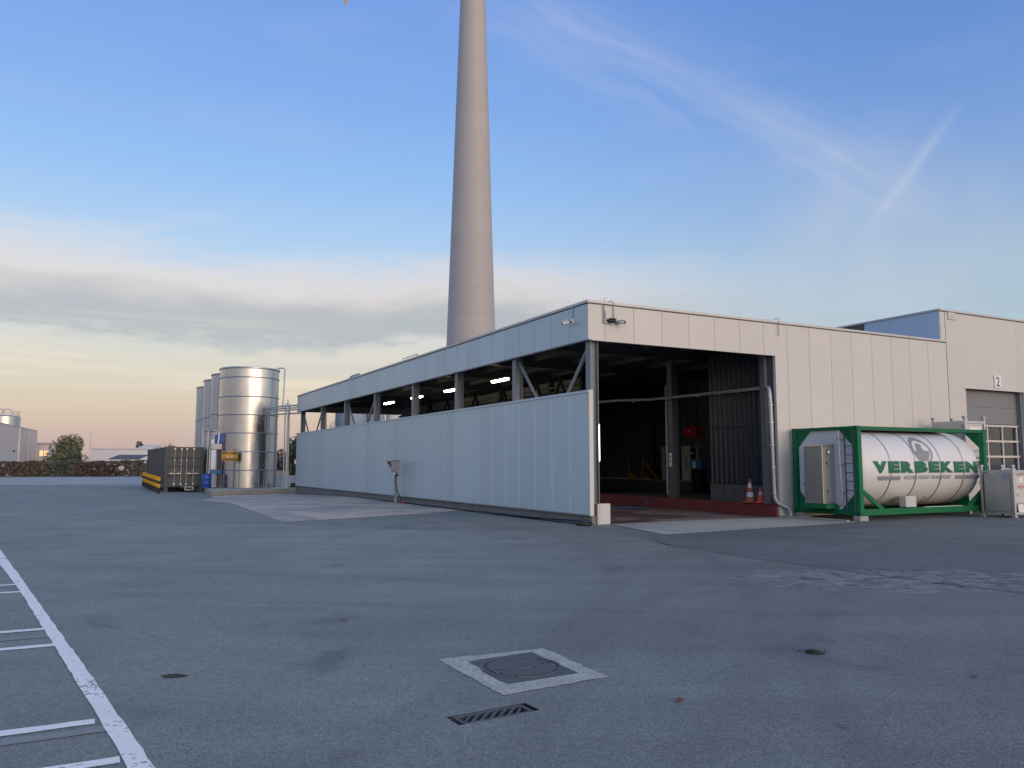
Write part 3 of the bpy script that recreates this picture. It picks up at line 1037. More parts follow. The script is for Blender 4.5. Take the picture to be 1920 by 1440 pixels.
# long grey pipe, elbow, downpipe
P0 = Vector((6.96, 0.42, 4.06))
pp = MB().path([(6.98, 12.0, 4.30), (6.97, 8.5, 4.22), (6.96, 6.2, 4.10), (6.96, 3.0, 4.08), (6.94, 0.45, 4.05)], 0.055, 12)
pp.obj('supply_pipe', 'greypipe', hall, smooth=True)
for v in (0.62, 1.6, 2.5, 3.6, 5.2, 7.4, 9.6):
    z = 4.06 + max(0, v - 6) * 0.05
    MB().tube((6.962, v, z), (6.962, v + 0.09, z), 0.066, n=12).obj('pipe_collar', 'greypipe', hall, smooth=True)
dp = MB().path([(6.94, 0.45, 4.05), (6.92, 0.30, 4.05), (6.86, 0.16, 4.02), (6.81, 0.09, 3.93), (6.795, 0.06, 3.80), (6.80, 0.05, 3.6), (6.84, 0.03, 0.66), (6.86, 0.02, 0.54), (6.92, -0.02, 0.44), (7.16, -0.16, 0.30), (7.24, -0.2, 0.20), (7.25, -0.2, 0.02)], 0.062, 12)
dp.obj('downpipe', 'galv', hall, smooth=True)
for z in (3.45, 2.9, 2.2, 1.5, 0.72):
    MB().lathe([(0.062, 0), (0.078, 0.01), (0.078, 0.045), (0.062, 0.055)], 14, (6.80 + (3.6 - z) * .0136, 0.05 - (3.6 - z) * .007, z)).obj('pipe_clamp', 'rod', hall, smooth=True)
# guard box at the corner column, white board, cable
MB().box(0.30, 0.64, -0.04, 0.20, 0.0, 0.56).obj('column_guard', 'offwhite', hall, bevel=0.008)
MB().box(0.22, 0.296, -0.045, 0.20, 0.0, 0.555).obj('column_guard', 'galv', hall, bevel=0.006)
MB().box(0.415, 0.435, 0.30, 0.50, 0.62, 1.28).obj('notice_board', 'white', hall, bevel=0.004)
MB().path([(0.40, 0.25, 1.4), (0.38, 0.24, 1.2), (0.42, 0.22, 1.0), (0.37, 0.22, 0.8), (0.36, 0.24, 0.5)], 0.012, 6).obj('cable', 'rubber', hall, smooth=True)
# conduits for the cameras and lightning rods above the parapet
MB().path([(-0.02, 0.76, 6.1), (-0.02, 0.76, 5.75)], 0.012, 6).obj('conduit', 'greypipe', hall)
MB().path([(0.50, -0.02, 6.05), (0.50, -0.02, 5.62)], 0.022, 6).obj('conduit', 'greypipe', hall)
MB().path([(0.56, -0.02, 5.9), (0.56, -0.02, 5.62)], 0.012, 6).obj('conduit', 'greypipe', hall)
MB().path([(0.72, 0.1, 6.18), (0.78, -0.02, 6.20), (0.84, -0.04, 6.14), (0.84, -0.03, 5.62), (0.90, -0.04, 5.60)], 0.014, 6).obj('conduit', 'greypipe', hall, smooth=True)
MB().path([(0.52, -0.04, 6.16), (0.56, -0.02, 6.28)], 0.008, 6).obj('roof_rod', 'greypipe', hall)
MB().path([(7.05, 0.05, 6.22), (7.17, -0.045, 6.25), (7.17, -0.045, 5.68)], 0.014, 6).obj('roof_rod', 'greypipe', hall, smooth=True)
MB().path([(0.2, 13.6, 6.16), (0.2, 13.6, 6.32), (0.2, 15.4, 6.32), (0.2, 15.4, 6.16)], 0.03, 6).obj('roof_bracket', 'greypipe', hall)
MB().path([(0.1, 21.4, 6.16), (0.1, 21.6, 6.27), (0.1, 23.0, 6.27), (0.1, 23.4, 6.16)], 0.05, 6).obj('roof_bracket', 'coping', hall)
MB().path([(-0.02, 0.02, 0.10), (-0.03, 3.0, 0.03), (-0.02, 7.0, 0.02)], 0.02, 6).obj('hose', 'rubber', hall, smooth=True)


def cctv(label, loc, rz, tilt, body):
    t = thing('security_camera', label, 'camera', loc, TH, group='cameras under the hall parapet')
    a = Vector((math.cos(rz) * math.cos(tilt), math.sin(rz) * math.cos(tilt), math.sin(tilt)))
    b0 = Vector((0, 0, 0)) + a * 0.07
    MB().tube((0, 0, 0), tuple(b0), 0.022, n=8).obj('arm', 'black', t, smooth=True)
    MB().path([tuple(b0), tuple(b0 + a * 0.02), tuple(b0 + a * 0.18), tuple(b0 + a * 0.20)], [0.045, 0.055, 0.055, 0.05], 14).obj('body', body, t, smooth=True)
    MB().bar(tuple(b0 + a * 0.02 + Vector((0, 0, 0.06))), tuple(b0 + a * 0.23 + Vector((0, 0, 0.06))), 0.115, 0.012).obj('sun_shield', body, t)
    MB().tube(tuple(b0 + a * 0.195), tuple(b0 + a * 0.21), 0.04, n=14).obj('lens', 'black', t, smooth=True)
    return t


c = cctv('white security camera on the blue-grey side fascia near the corner', uv(-0.06, 0.78, 5.66), R(165), R(-14), 'white')
MB().tube((0.06, 0, 0), (0.01, 0, 0), 0.085, n=16).obj('mount', 'white', c, smooth=True)
c = cctv('dark security camera nearest the corner on the cream front fascia', uv(0.56, -0.05, 5.62), R(-20), R(-2), 'black')
MB().tube((0, 0.05, 0), (0, -0.01, 0), 0.085, n=16).obj('mount', 'greypipe', c, smooth=True)
c = cctv('white security camera second from the corner on the cream front fascia', uv(0.95, -0.05, 5.60), R(-75), R(-8), 'white')
MB().tube((0, 0.05, 0), (0, -0.01, 0), 0.06, n=16).obj('mount', 'greypipe', c, smooth=True)

# strip lights below the roof
for v, lab in ((10.0, 'lit strip light nearest the open corner, under the hall roof'), (14.9, 'lit strip light second from the open corner, under the hall roof'),
               (19.2, 'lit strip light third from the open corner, under the hall roof'), (23.4, 'lit strip light farthest from the open corner, under the hall roof')):
    t = thing('strip_light', lab, 'light', uv(2.35, v, 4.96), TH, 'strip lights under the hall roof')
    MB().box(-0.09, 0.09, -0.68, 0.68, 0.03, 0.10).obj('housing', 'white', t, bevel=0.01)
    MB().prism([(-0.085, 0.028), (-0.06, -0.04), (0.06, -0.04), (0.085, 0.028)], -0.64, 0.64, 'y').obj('diffuser', 'lamp', t)
    for s in (-0.5, 0.5):
        MB().tube((0, s, 0.10), (0, s, 0.74), 0.008, n=6).obj('hanger', 'dsteel', t)
t = thing('tube_light', 'upright lit tube light on the corner column of the bay', 'light', uv(0.455, 0.22, 1.72), TH)
MB().tube((0, 0, 0), (0, 0, 1.0), 0.028, n=12).obj('tube', 'lampw', t, smooth=True)
MB().box(-0.06, -0.03, -0.03, 0.03, -0.04, 1.04).obj('backplate', 'galv', t)
for z in (-0.04, 1.0):
    MB().tube((0, 0, z), (0, 0, z + 0.04), 0.034, n=12).obj('end_cap', 'greypipe', t, smooth=True)

# ------------------------------------------------------------------ things in the bay


def cone(label, u, v, h, r, mats, base):
    t = thing('traffic_cone', label, 'traffic cone', uv(u, v, 0.405), TH + R(12))
    nb = len(mats)
    MB().box(-base, base, -base, base, 0, 0.035).obj('base', mats[0], t, bevel=0.012)
    z0 = 0.035
    for i, mt in enumerate(mats):
        a = i / nb
        b = (i + 1) / nb
        ra, rb = r + (0.028 - r) * a, r + (0.028 - r) * b
        MB().lathe([(ra, z0 + (h - z0) * a), (rb, z0 + (h - z0) * b)], 24).obj('band' if i else 'body', mt, t, smooth=True)
    return t


cone('tall faded traffic cone with two white bands on the red kerb', 7.00, 1.24, 0.76, 0.15, ['cone1', 'conew', 'cone1', 'conew', 'cone1'], 0.20)
cone('small bright orange traffic cone with one white band on the red kerb', 7.01, 0.78, 0.47, 0.115, ['cone2', 'cone2', 'conew', 'cone2'], 0.14)

# yellow stair with railings on the ledge
t = thing('access_stair', 'yellow railed access stair standing on the ledge in the dark bay', 'stair', uv(12.8, 15.6, 0.86), TH)
for y in (-0.9, 0.2):
    MB().box(-0.03, 0.03, y - 0.03, y + 0.03, 0, 1.05).obj('rail_post', 'yellow', t)
MB().box(-0.03, 0.03, -0.9, 0.2, 1.05, 1.10).obj('handrail', 'black', t)
MB().bar((0, -0.9, 1.0), (0, -2.2, 0.05), 0.06, 0.06).obj('stringer', 'yellow', t)
MB().bar((0.0, -0.9, 0.45), (0.0, -1.6, 0.02), 0.06, 0.06).obj('stringer', 'yellow', t)
MB().bar((0.0, 0.2, 0.35), (0.0, -0.35, 0.02), 0.08, 0.14).obj('step', 'yellow', t)
for k in range(4):
    MB().box(0.05, 0.7, -1.2 - k * .27, -1.0 - k * .27, 0.72 - k * .2, 0.75 - k * .2).obj('step', 'dsteel', t)
t = thing('wash_mast', 'dark upright mast with side head behind the yellow stair', 'machine', uv(13.3, 14.3, 0.86), TH)
MB().box(-.06, .06, -.06, .06, 0, 2.6).obj('mast', 'black', t)
MB().box(-.08, .08, -.5, -.06, 1.2, 1.35).obj('head', 'black', t, bevel=0.01)
MB().box(-.2, .2, -.35, .25, 0, .5).obj('base', 'black', t, bevel=0.02)
t = thing('wire_cage', 'tall brown wire cage on the ledge near the tube light', 'cage', uv(12.7, 18.4, 0.86), TH)
for x in (-.25, .25):
    for y in (-.4, .4):
        MB().box(x - .015, x + .015, y - .015, y + .015, 0, 1.6).obj('post', 'twig', t)
for z in (.1, .5, .9, 1.3, 1.58):
    MB().box(-.26, .26, -.41, -.39, z, z + .02).box(-.26, -.24, -.4, .4, z, z + .02).obj('wire', 'twig', t)


def dispenser(label, u, v, s):
    t = thing('dispenser_cabinet', label, 'cabinet', uv(u, v, 0.86), TH, 'white dispenser cabinets in the bay')
    MB().box(-.25, .25, -.3, .3, 0, .62).obj('lower_case', 'offwhite', t, bevel=0.02)
    MB().box(-.25, -.19, -.3, .3, .62, 1.55).box(.19, .25, -.3, .3, .62, 1.55).box(-.25, .25, -.3, .3, 1.55, 1.62).obj('surround', 'offwhite', t)
    MB().box(-.185, .185, -.2, .28, .63, 1.54).obj('recess', 'black', t)
    MB().path([(-.24, -.1, 1.2), (-.34, -.12, .9), (-.3, -.1, .5)], .015, 6).obj('hose', 'rubber', t, smooth=True)
    return t


dispenser('white dispenser cabinet left of the middle column in the bay', 12.75, 12.45, 1)
dispenser('white dispenser cabinet right of the middle column in the bay', 12.75, 10.95, 1)
t = thing('hose_reel', 'red hose reel box hanging on the dark bay wall', 'hose reel', uv(12.1, 10.0, 2.85), TH)
MB().box(-.16, .16, -.42, .42, 0, .48).obj('case', 'red', t, bevel=0.03)
MB().box(-.175, -.161, -.08, .08, .24, .30).obj('badge', 'white', t)
MB().path([(0, 0, 0), (0, 0.05, -.5), (0, .02, -1.0)], .02, 8).obj('hose', 'rubber', t, smooth=True)
MB().lathe([(.09, 0), (.09, .05)], 14, (-.05, -.05, -.75)).obj('nozzle', 'white', t, smooth=True)
MB().box(-.05, .05, .3, .36, .48, 2.6).box(-.05, .05, -.36, -.3, .48, 2.6).obj('hanger', 'dsteel', t)
t = thing('pump_unit', 'blue pump unit on a dark stand below the red hose reel', 'pump', uv(11.6, 9.0, 0.37), TH)
MB().box(-.2, .2, -.36, .36, 1.05, 1.5).obj('case', 'bluebox', t, bevel=0.03)
MB().box(-.212, -.201, -.02, .18, 1.1, 1.38).obj('control_panel', 'white', t)
MB().box(-.18, .18, -.3, .3, 0, 1.05).obj('stand', 'black', t)
t = thing('locker', 'narrow off-white locker beside the dark corrugated partition', 'locker', uv(11.9, 7.4, 0.37), TH)
MB().box(-.2, .2, -.18, .18, 0.05, 1.75).obj('case', 'offwhite', t, bevel=0.01)
MB().box(-.2, .2, -.16, .16, 0, .05).obj('base', 'black', t)
MB().box(-.212, -.201, .08, .11, .8, .95).obj('handle', 'black', t)
t = thing('floor_hose', 'blue grey hose looping over the red kerb', 'hose', uv(7.05, 6.6, 0.0), TH)
MB().path([(0.3, 0.4, .42), (0.02, 0.2, .46), (-.1, 0.1, .35), (-.2, -.1, .12), (-.5, -.4, .03), (-1.2, -.5, .03), (-1.8, 0, .03)], .022, 8).obj('hose', 'bluebox', t, smooth=True)
t = thing('cable_drum', 'flat black cable reel lying by the column guard', 'cable reel', uv(-0.22, -0.05, 0.01), TH)
MB().lathe([(.20, 0), (.22, .02), (.22, .07), (.12, .09), (.10, .13), (.03, .15)], 20).obj('drum', 'rubber', t, smooth=True)
MB().lathe([(.235, .03), (.235, .055)], 20).obj('flange', 'black', t, smooth=True)

# meter post beside the long wall
mp = thing('meter_post', 'grey meter post with hooded box and hanging hose before the long wall', 'meter post', uv(-0.41, 14.35, 0), TH)
MB().box(-.05, .05, -.045, .045, 0, 1.30).obj('post', 'dust', mp, bevel=0.006)
MB().prism([(-.34, 1.74), (.10, 1.78), (.10, 1.24), (0.0, 1.22)], -.22, -.205, 'y').obj('side_plate', 'dust', mp)
MB().prism([(-.34, 1.74), (.10, 1.78), (.10, 1.24), (0.0, 1.22)], .205, .22, 'y').obj('side_plate', 'dust', mp)
MB().box(.085, .105, -.204, .204, 1.24, 1.76).obj('back_plate', 'dust', mp)
MB().prism([(-.36, 1.745), (.12, 1.787), (.12, 1.80), (-.36, 1.762)], -.24, .24, 'y').obj('hood', 'dsteel', mp)
MB().box(-.16, .084, -.17, .17, 1.30, 1.64).obj('meter', 'dust', mp, bevel=0.02)
MB().box(-.175, -.161, -.1, .02, 1.46, 1.58).obj('dial', 'white', mp)
MB().box(-.12, -.06, -.12, -.06, 1.18, 1.30).obj('coupling', 'white', mp)
MB().box(-.10, .06, -.20, -.10, 1.14, 1.20).obj('bracket', 'black', mp)
MB().path([(-.08, -.16, 1.2), (-.10, -.20, .9), (-.06, -.28, .6), (.02, -.42, .3), (.05, -.55, .12), (.03, -.75, .03)], .022, 8).obj('hose', 'rubber', mp, smooth=True)
MB().box(.0, .10, -.80, -.72, .0, .10).obj('valve', 'red', mp, bevel=0.01)

# ------------------------------------------------------------------ workshop with door 2
ws = thing('workshop_hall', 'taller cream workshop hall with roller door number two at the right', 'hall', uv(0, 0), TH)


def wb(name, mat, *b, parent=None, bevel=0.0):
    return MB().box(*b).obj(name, mat, parent or ws, bevel=bevel)


D0, D1, DZ = 16.64, 20.32, 4.46
WT = 7.32
wb('wall_panel', 'cream2', 15.36, 15.62, 0.003, 0.09, HT + 0.01, WT - 0.08)
wb('wall_panel', 'cream2', U2 + 0.036, D0, 0.003, 0.09, 0, WT - 0.08)
wb('wall_panel', 'cream2', D0 + 0.004, 20.0, 0.003, 0.09, DZ, WT - 0.08)
wb('wall_panel', 'cream2', 20.006, D1, 0.003, 0.09, DZ, WT - 0.08)
for k in range(5):
    a = D1 + 0.004 + k * 2.2
    wb('wall_panel', 'cream2', a, a + 2.194, 0.003, 0.09, 0, WT - 0.08)
wb('coping', 'coping', 15.30, 31.4, -0.04, 0.20, WT - 0.075, WT, bevel=0.006)
wb('coping', 'coping', 15.30, 15.50, 0.202, 14, WT - 0.075, WT, bevel=0.006)
wb('coping_shadow_gap', 'gap', 15.34, 31.3, -0.012, 0.05, WT - 0.098, WT - 0.077)
for a, b in ((0.012, 1.10), (1.106, 2.10), (2.106, 3.22)):
    wb('side_panel', 'skyblue', 15.33, 15.40, a, b, 5.6, WT - 0.08)
wb('side_panel', 'darkconc', 15.34, 15.40, 3.23, 14, 5.6, WT - 0.08)
wb('roof', 'roof', 15.5, 31.2, 0.2, 14, 6.9, 7.0)
wb('wall_shell', 'cream2', 31.3, 31.4, 0.1, 14, 0, WT - 0.08)
wb('wall_shell', 'cream2', 15.5, 31.29, 13.9, 14, 0, WT - 0.08)
wb('door_reveal', 'gap', D0 - 0.002, D0 + 0.03, 0.092, 0.32, 0, DZ)
wb('door_reveal', 'column', D1 - 0.12, D1, 0.092, 0.32, 0, DZ)
wb('lintel_trim', 'cream2', D0 - 0.15, D1 + 0.1, -0.012, 0.0, DZ - 0.03, DZ + 0.01)
wb('door_reveal', 'gap', D0, D1, 0.092, 0.32, DZ, DZ + 0.05)
door = MB().box(D0 + 0.03, D1 - 0.12, 0.26, 0.31, 3.80, DZ).obj('sectional_door', 'doorgrey', ws)
wb('section', 'doorgrey', D0 + 0.03, D1 - 0.12, 0.255, 0.31, 3.16, 3.792, parent=door)
wb('section', 'doorgrey', D0 + 0.03, D1 - 0.12, 0.255, 0.31, 0.02, 0.62, parent=door)
zs = [0.63, 1.28, 1.865, 2.45, 3.04, 3.13]
zr = [0.66, 1.30, 1.885, 2.47, 3.06]
ucs = [16.70, 17.20, 18.14, 19.08, 20.02]
ucs = [16.72, 17.24, 18.17, 19.11, 20.05]
for z in zr:
    wb('glazing_bar', 'doorframe', D0 + 0.03, D1 - 0.12, 0.235, 0.305, z, z + 0.075, parent=door)
for u in ucs:
    for a, b in zip(zr[:-1], zr[1:]):
        wb('glazing_bar', 'doorframe', u, u + 0.065, 0.237, 0.304, a + 0.0755, b - 0.0005, parent=door)
for ua, ub in zip(ucs[:-1], ucs[1:]):
    for a, b in zip(zr[:-1], zr[1:]):
        wb('pane', 'glassd', ua + 0.066, ub - 0.001, 0.28, 0.29, a + 0.076, b - 0.001, parent=door)
t = thing('door_number_sign', 'white plate with grey number 2 above the roller door', 'sign', uv(18.4, -0.02, 4.54), TH)
MB().box(0, .42, -.008, .008, 0, .47).obj('plate', 'white', t)
flat_text('numeral', '2', 0.22, 0.36, 'dsteel', t, lambda x, y: (0.10 + x, -0.0115, 0.055 + y), offset=0.012)
t = thing('roof_plaque', 'small pale plaque with grey emblem under the workshop roof edge', 'plaque', uv(15.80, -0.02, 6.96), TH)
MB().box(0, .46, -.008, .008, 0, .27).obj('plate', 'offwhite', t)
MB().prism([(.14, .07), (.32, .07), (.30, .13), (.28, .20), (.24, .235), (.20, .235), (.17, .19), (.15, .12)], -.012, -.009, 'y').obj('emblem', 'galv', t)
MB().box(.05, .41, -.012, -.009, .025, .045).obj('print', 'galv', t)

# ------------------------------------------------------------------ tank container
tc = thing('tank_container', 'white liquid tank in a green container frame with VERBEKEN lettering', 'tank container', uv(7.50, -2.56, 0.0), TH)
TL, TWD, Z0, Z1 = 6.06, 2.44, 0.15, 2.74
ps = 0.16


def tb(name, mat, *b, parent=None, bevel=0.006):
    return MB().box(*b).obj(name, mat, parent or tc, bevel=bevel)


for x in (0, TL - ps):
    for y in (0, TWD - ps):
        post = tb('corner_post', 'green', x, x + ps, y, y + ps, Z0 + 0.118, Z1 - 0.118)
        for z in (Z0, Z1 - 0.118):
            cst = tb('corner_casting', 'green', x - 0.004, x + ps + 0.004, y - 0.004, y + ps + 0.004, z, z + 0.116, parent=post, bevel=0.01)
            MB().box(x + 0.05, x + 0.11, y - 0.006, y - 0.0045, z + 0.035, z + 0.085).box(x - 0.006, x - 0.0045, y + 0.05, y + 0.11, z + 0.035, z + 0.085).obj('casting_hole', 'black', post)
for y in (0.02, TWD - 0.12):
    tb('top_rail', 'green', ps + .002, TL - ps - .002, y, y + 0.10, Z1 - 0.11, Z1 - 0.01)
    tb('bottom_rail', 'green', ps + .002, TL - ps - .002, y, y + 0.10, Z0 + 0.01, Z0 + 0.19)
for x in (0.02, TL - 0.12):
    tb('end_rail', 'green', x, x + 0.10, ps + .002, TWD - ps - .002, Z1 - 0.10, Z1 - 0.005)
    tb('end_rail', 'green', x, x + 0.10, ps + .002, TWD - ps - .002, Z0 + 0.01, Z0 + 0.16)
# corner gussets in the end frames
for x in (0.06, TL - 0.06):
    for y0, s in ((ps, 1), (TWD - ps, -1)):
        for zc_, w in ((Z1 - 0.10, -1), (Z0 + 0.16, 1)):
            MB().prism([(y0, zc_), (y0 + s * 0.52, zc_), (y0 + s * 0.40, zc_), (y0, zc_ + w * 0.44)][0:2] + [(y0, zc_ + w * 0.52)], x - 0.02, x + 0.02, 'x').obj('gusset', 'green', tc)
# diagonal struts along the sides
for y in (0.06, TWD - 0.06):
    MB().bar((ps - .02, y, 0.88), (1.02, y, Z0 + 0.17), 0.05, 0.13).obj('side_strut', 'green', tc)
    MB().bar((TL - ps + .02, y, 0.88), (TL - 1.02, y, Z0 + 0.17), 0.05, 0.13).obj('side_strut', 'green', tc)
# shell
TR, TZ, TY = 1.155, 1.50, TWD / 2
sh = MB()
prof = [(0.10, 0.55), (0.13, 0.85), (0.20, 1.02), (0.34, 1.125), (0.52, TR), (TL - 0.52, TR), (TL - 0.34, 1.125), (TL - 0.20, 1.02), (TL - 0.13, 0.85), (TL - 0.10, 0.55)]
nn = 72
vs, fs = [], []
for x, r in prof:
    for k in range(nn):
        q = 2 * math.pi * k / nn
        vs.append((x, TY + r * math.cos(q), TZ + r * math.sin(q)))
for i in range(len(prof) - 1):
    for k in range(nn):
        k2 = (k + 1) % nn
        fs.append((i * nn + k, i * nn + k2, (i + 1) * nn + k2, (i + 1) * nn + k))
fs.append(tuple(range(nn)))
fs.append(tuple((len(prof) - 1) * nn + k for k in range(nn)))
sh.add(vs, fs)
shell = sh.obj('tank_shell', 'tank', tc, smooth=True, ang=60)


def on_shell(s, z, off=0.004):
    """a point on the front of the shell: s along the tank, z height measured as seen level"""
    dz = max(-0.98, min(0.98, (z - TZ) / TR))
    a = math.asin(dz)
    r = TR + off
    return (s, TY - r * math.cos(a), TZ + r * math.sin(a))


for u in (8.97, 10.12, 11.29, 12.43):
    s = u - 7.5
    b = MB()
    vs, fs = [], []
    for k in range(nn):
        q = 2 * math.pi * k / nn
        for r, dx in ((TR + .001, -.020), (TR + .009, -.017), (TR + .009, .017), (TR + .001, .020)):
            vs.append((s + dx, TY + r * math.cos(q), TZ + r * math.sin(q)))
    for k in range(nn):
        k2 = (k + 1) % nn
        for j in range(3):
            fs.append((k * 4 + j, k * 4 + j + 1, k2 * 4 + j + 1, k2 * 4 + j))
    b.add(vs, fs)
    b.obj('strap', 'hoop', shell, smooth=True)


def wrap(name, bm, s0, z0, mat, parent, off):
    zmin = min(v.co.y for v in bm.verts)
    zmax = max(v.co.y for v in bm.verts)
    n = 8
    for k in range(1, n):
        q = zmin + (zmax - zmin) * k / n
        bmesh.ops.bisect_plane(bm, geom=bm.verts[:] + bm.edges[:] + bm.faces[:], plane_co=(0, q, 0), plane_no=(0, 1, 0))
    for v in bm.verts:
        v.co = Vector(on_shell(s0 + v.co.x, z0 + v.co.y, off))
    return bm_obj(name, bm, mat, parent)


# the letters, heavy and wide, each its own piece
word = 'VERBEKEN'
LW = [0.66, 0.56, 0.63, 0.66, 0.57, 0.66, 0.57, 0.68]
tot = sum(LW)
s = 8.19 - 7.5
for ch, w in zip(word, LW):
    ww = w / tot * 4.98
    bm = fit_text(ch, ww - 0.045, 0.345, 0.085)
    wrap('letter', bm, s, 1.375, 'txtgreen', shell, 0.0125)
    s += ww
wrap('subtitle', fit_text('LIQUID FOOD TRANSPORT', 2.22, 0.135, 0.005), 9.58 - 7.5, 1.165, 'txtgrey', shell, 0.0135)


def rect_bm(w, h, sk=0.0):
    bm = bmesh.new()
    bm.faces.new([bm.verts.new(q) for q in ((sk, 0, 0), (w, 0, 0), (w, h, 0), (0, h, 0))])
    return bm


wrap('side_bar', rect_bm(1.03, 0.115, 0.06), 8.37 - 7.5, 1.165, 'txtgrey', shell, 0.0125)
wrap('side_bar', rect_bm(1.22, 0.115), 11.99 - 7.5, 1.18, 'txtgrey', shell, 0.0125)
# oval ring with a crest
ring = bmesh.new()
N = 48
va, vb = [], []
for k in range(N + 1):
    q = R(250) - R(320) * k / N
    w = 0.055 + 0.035 * (math.cos(q - R(120)) > 0.4)
    va.append(ring.verts.new((0.44 * math.cos(q), 0.40 * math.sin(q), 0)))
    vb.append(ring.verts.new(((0.44 - w) * math.cos(q), (0.40 - w) * math.sin(q), 0)))
for k in range(N):
    ring.faces.new((va[k], va[k + 1], vb[k + 1], vb[k]))
wrap('emblem_ring', ring, 10.60 - 7.5, 2.05, 'txtgrey', shell, 0.0125)
cr = bmesh.new()
pts = [(-.31, -.01), (-.27, -.10), (-.20, -.20), (-.11, -.28), (0, -.31), (.11, -.28), (.20, -.20), (.27, -.10), (.31, .02), (.22, .01), (.14, .02),
       (.08, .06), (.05, .11), (.06, .15), (.11, .16), (.10, .20), (.05, .24), (-.02, .255), (-.09, .23), (-.13, .17), (-.15, .10), (-.19, .04), (-.25, .01)]
cr.faces.new([cr.verts.new((x * 1.12, y, 0)) for x, y in pts])
bmesh.ops.triangulate(cr, faces=cr.faces[:])
wrap('emblem_crest', cr, 10.58 - 7.5, 2.02, 'txtgrey', shell, 0.0125)
# white end plate (octagon), cabinet, ladder, drain pipe
oc = [(0.19, 0.72), (0.70, 0.24), (1.74, 0.24), (2.25, 0.72), (2.25, 2.16), (1.74, 2.64), (0.70, 2.64), (0.19, 2.16)]
MB().prism(oc, 0.085, 0.12, 'x').obj('end_plate', 'tankend', tc)
MB().tube((0.08, 2.02, 1.02), (0.05, 2.02, 1.02), 0.07, n=20).obj('gauge', 'galv', tc, smooth=True)
cab = tb('equipment_cabinet', 'cab', -0.42, 0.08, 0.92, 1.62, 0.47, 2.16, bevel=0.01)
MB().prism([(-.46, 2.163), (.08, 2.163), (.08, 2.24), (-.40, 2.20)], 0.90, 1.64, 'y').obj('cabinet_roof', 'cab', cab)
tb('cabinet_door', 'cab', -0.36, 0.05, 0.908, 0.918, 0.53, 2.12, parent=cab, bevel=0.003)
MB().box(-.24, -.08, .898, .907, 1.92, 2.06).obj('display', 'black', cab)
MB().box(-.22, -.10, .893, .8975, 1.945, 2.035).obj('display_print', 'white', cab)
for z in (1.62, 0.80):
    MB().box(-.28, -.25, .890, .907, z, z + .07).obj('latch', 'black', cab)
MB().box(-.45, .09, .8, 1.75, .34, .465).obj('cabinet_shelf', 'green', tc)
MB().bar((0.02, .95, .34), (0.08, .95, .16), .05, .05).bar((-.36, 1.5, .34), (0.08, 1.5, .2), .05, .05).obj('shelf_bracket', 'green', tc)
lad = MB().box(-.03, 0, .15, .18, .25, 2.62).box(-.03, 0, .43, .46, .25, 2.62).obj('ladder', 'dsteel', tc)
for k in range(9):
    MB().box(-.028, -.006, .181, .429, .36 + k * .255, .385 + k * .255).obj('rung', 'dsteel', lad)
MB().path([(-.06, .62, 2.6), (-.06, .60, 1.6), (-.06, .56, .55), (-.06, .60, .45), (-.06, .72, .44)], .028, 10).obj('vent_pipe', 'steel2', tc, smooth=True)
for z in (2.35, 1.6, .8):
    MB().box(-.1, .08, .56, .65, z, z + .03).obj('pipe_clip', 'galv', tc)
MB().box(2.02, 2.50, .03, .25, .36, .68).obj('document_box', 'offwhite', tc, bevel=0.008)
MB().path([(2.52, .06, .44), (2.66, .06, .50), (2.80, .06, .56), (2.92, .06, .60), (2.90, .06, .66)], .012, 6).obj('cable_hook', 'black', tc, smooth=True)
MB().box(2.9, 4.7, .03, .12, .34, .355).obj('walkway_strip', 'offwhite', tc)
MB().box(1.0, 5.2, .6, 1.84, 2.665, 2.70).obj('top_walkway', 'galv', tc)
for x in (.4, 5.6):
    MB().prism([(0.3, .16), (2.14, .16), (1.95, .75), (1.22, .40), (.49, .75)], x - .04, x + .04, 'x').obj('saddle', 'green', tc)
for (x, y, w) in ((0.02, -0.05, .34), (5.6, -.02, .4), (0.0, 2.0, .4), (5.6, 2.0, .4)):
    tag(MB().box(-w / 2, w / 2, -.12, .12, 0.004, .148).obj('concrete_block', 'padconc', None, uv(7.5 + x + .12, -2.56 + y + .16, 0.004), TH, bevel=0.01),
        {(0.02, -0.05): 'grey concrete block under the near left foot of the tank container', (5.6, -.02): 'grey concrete block under the near right foot of the tank container',
         (0.0, 2.0): 'grey concrete block under the rear left foot of the tank container', (5.6, 2.0): 'grey concrete block under the rear right foot of the tank container'}[(x, y)], 'block', 'blocks under the tank container')
t = thing('timber_plank', 'weathered plank lying on the ground left of the tank container', 'plank', uv(7.05, -1.3, 0.012), TH)
MB().box(-.06, .06, -1.2, 1.2, 0, .045).obj('board', 'padconc', t, bevel=0.006)
MB().box(.09, .17, -.9, 1.1, 0, .04).obj('board', 'galv', t, bevel=0.006)


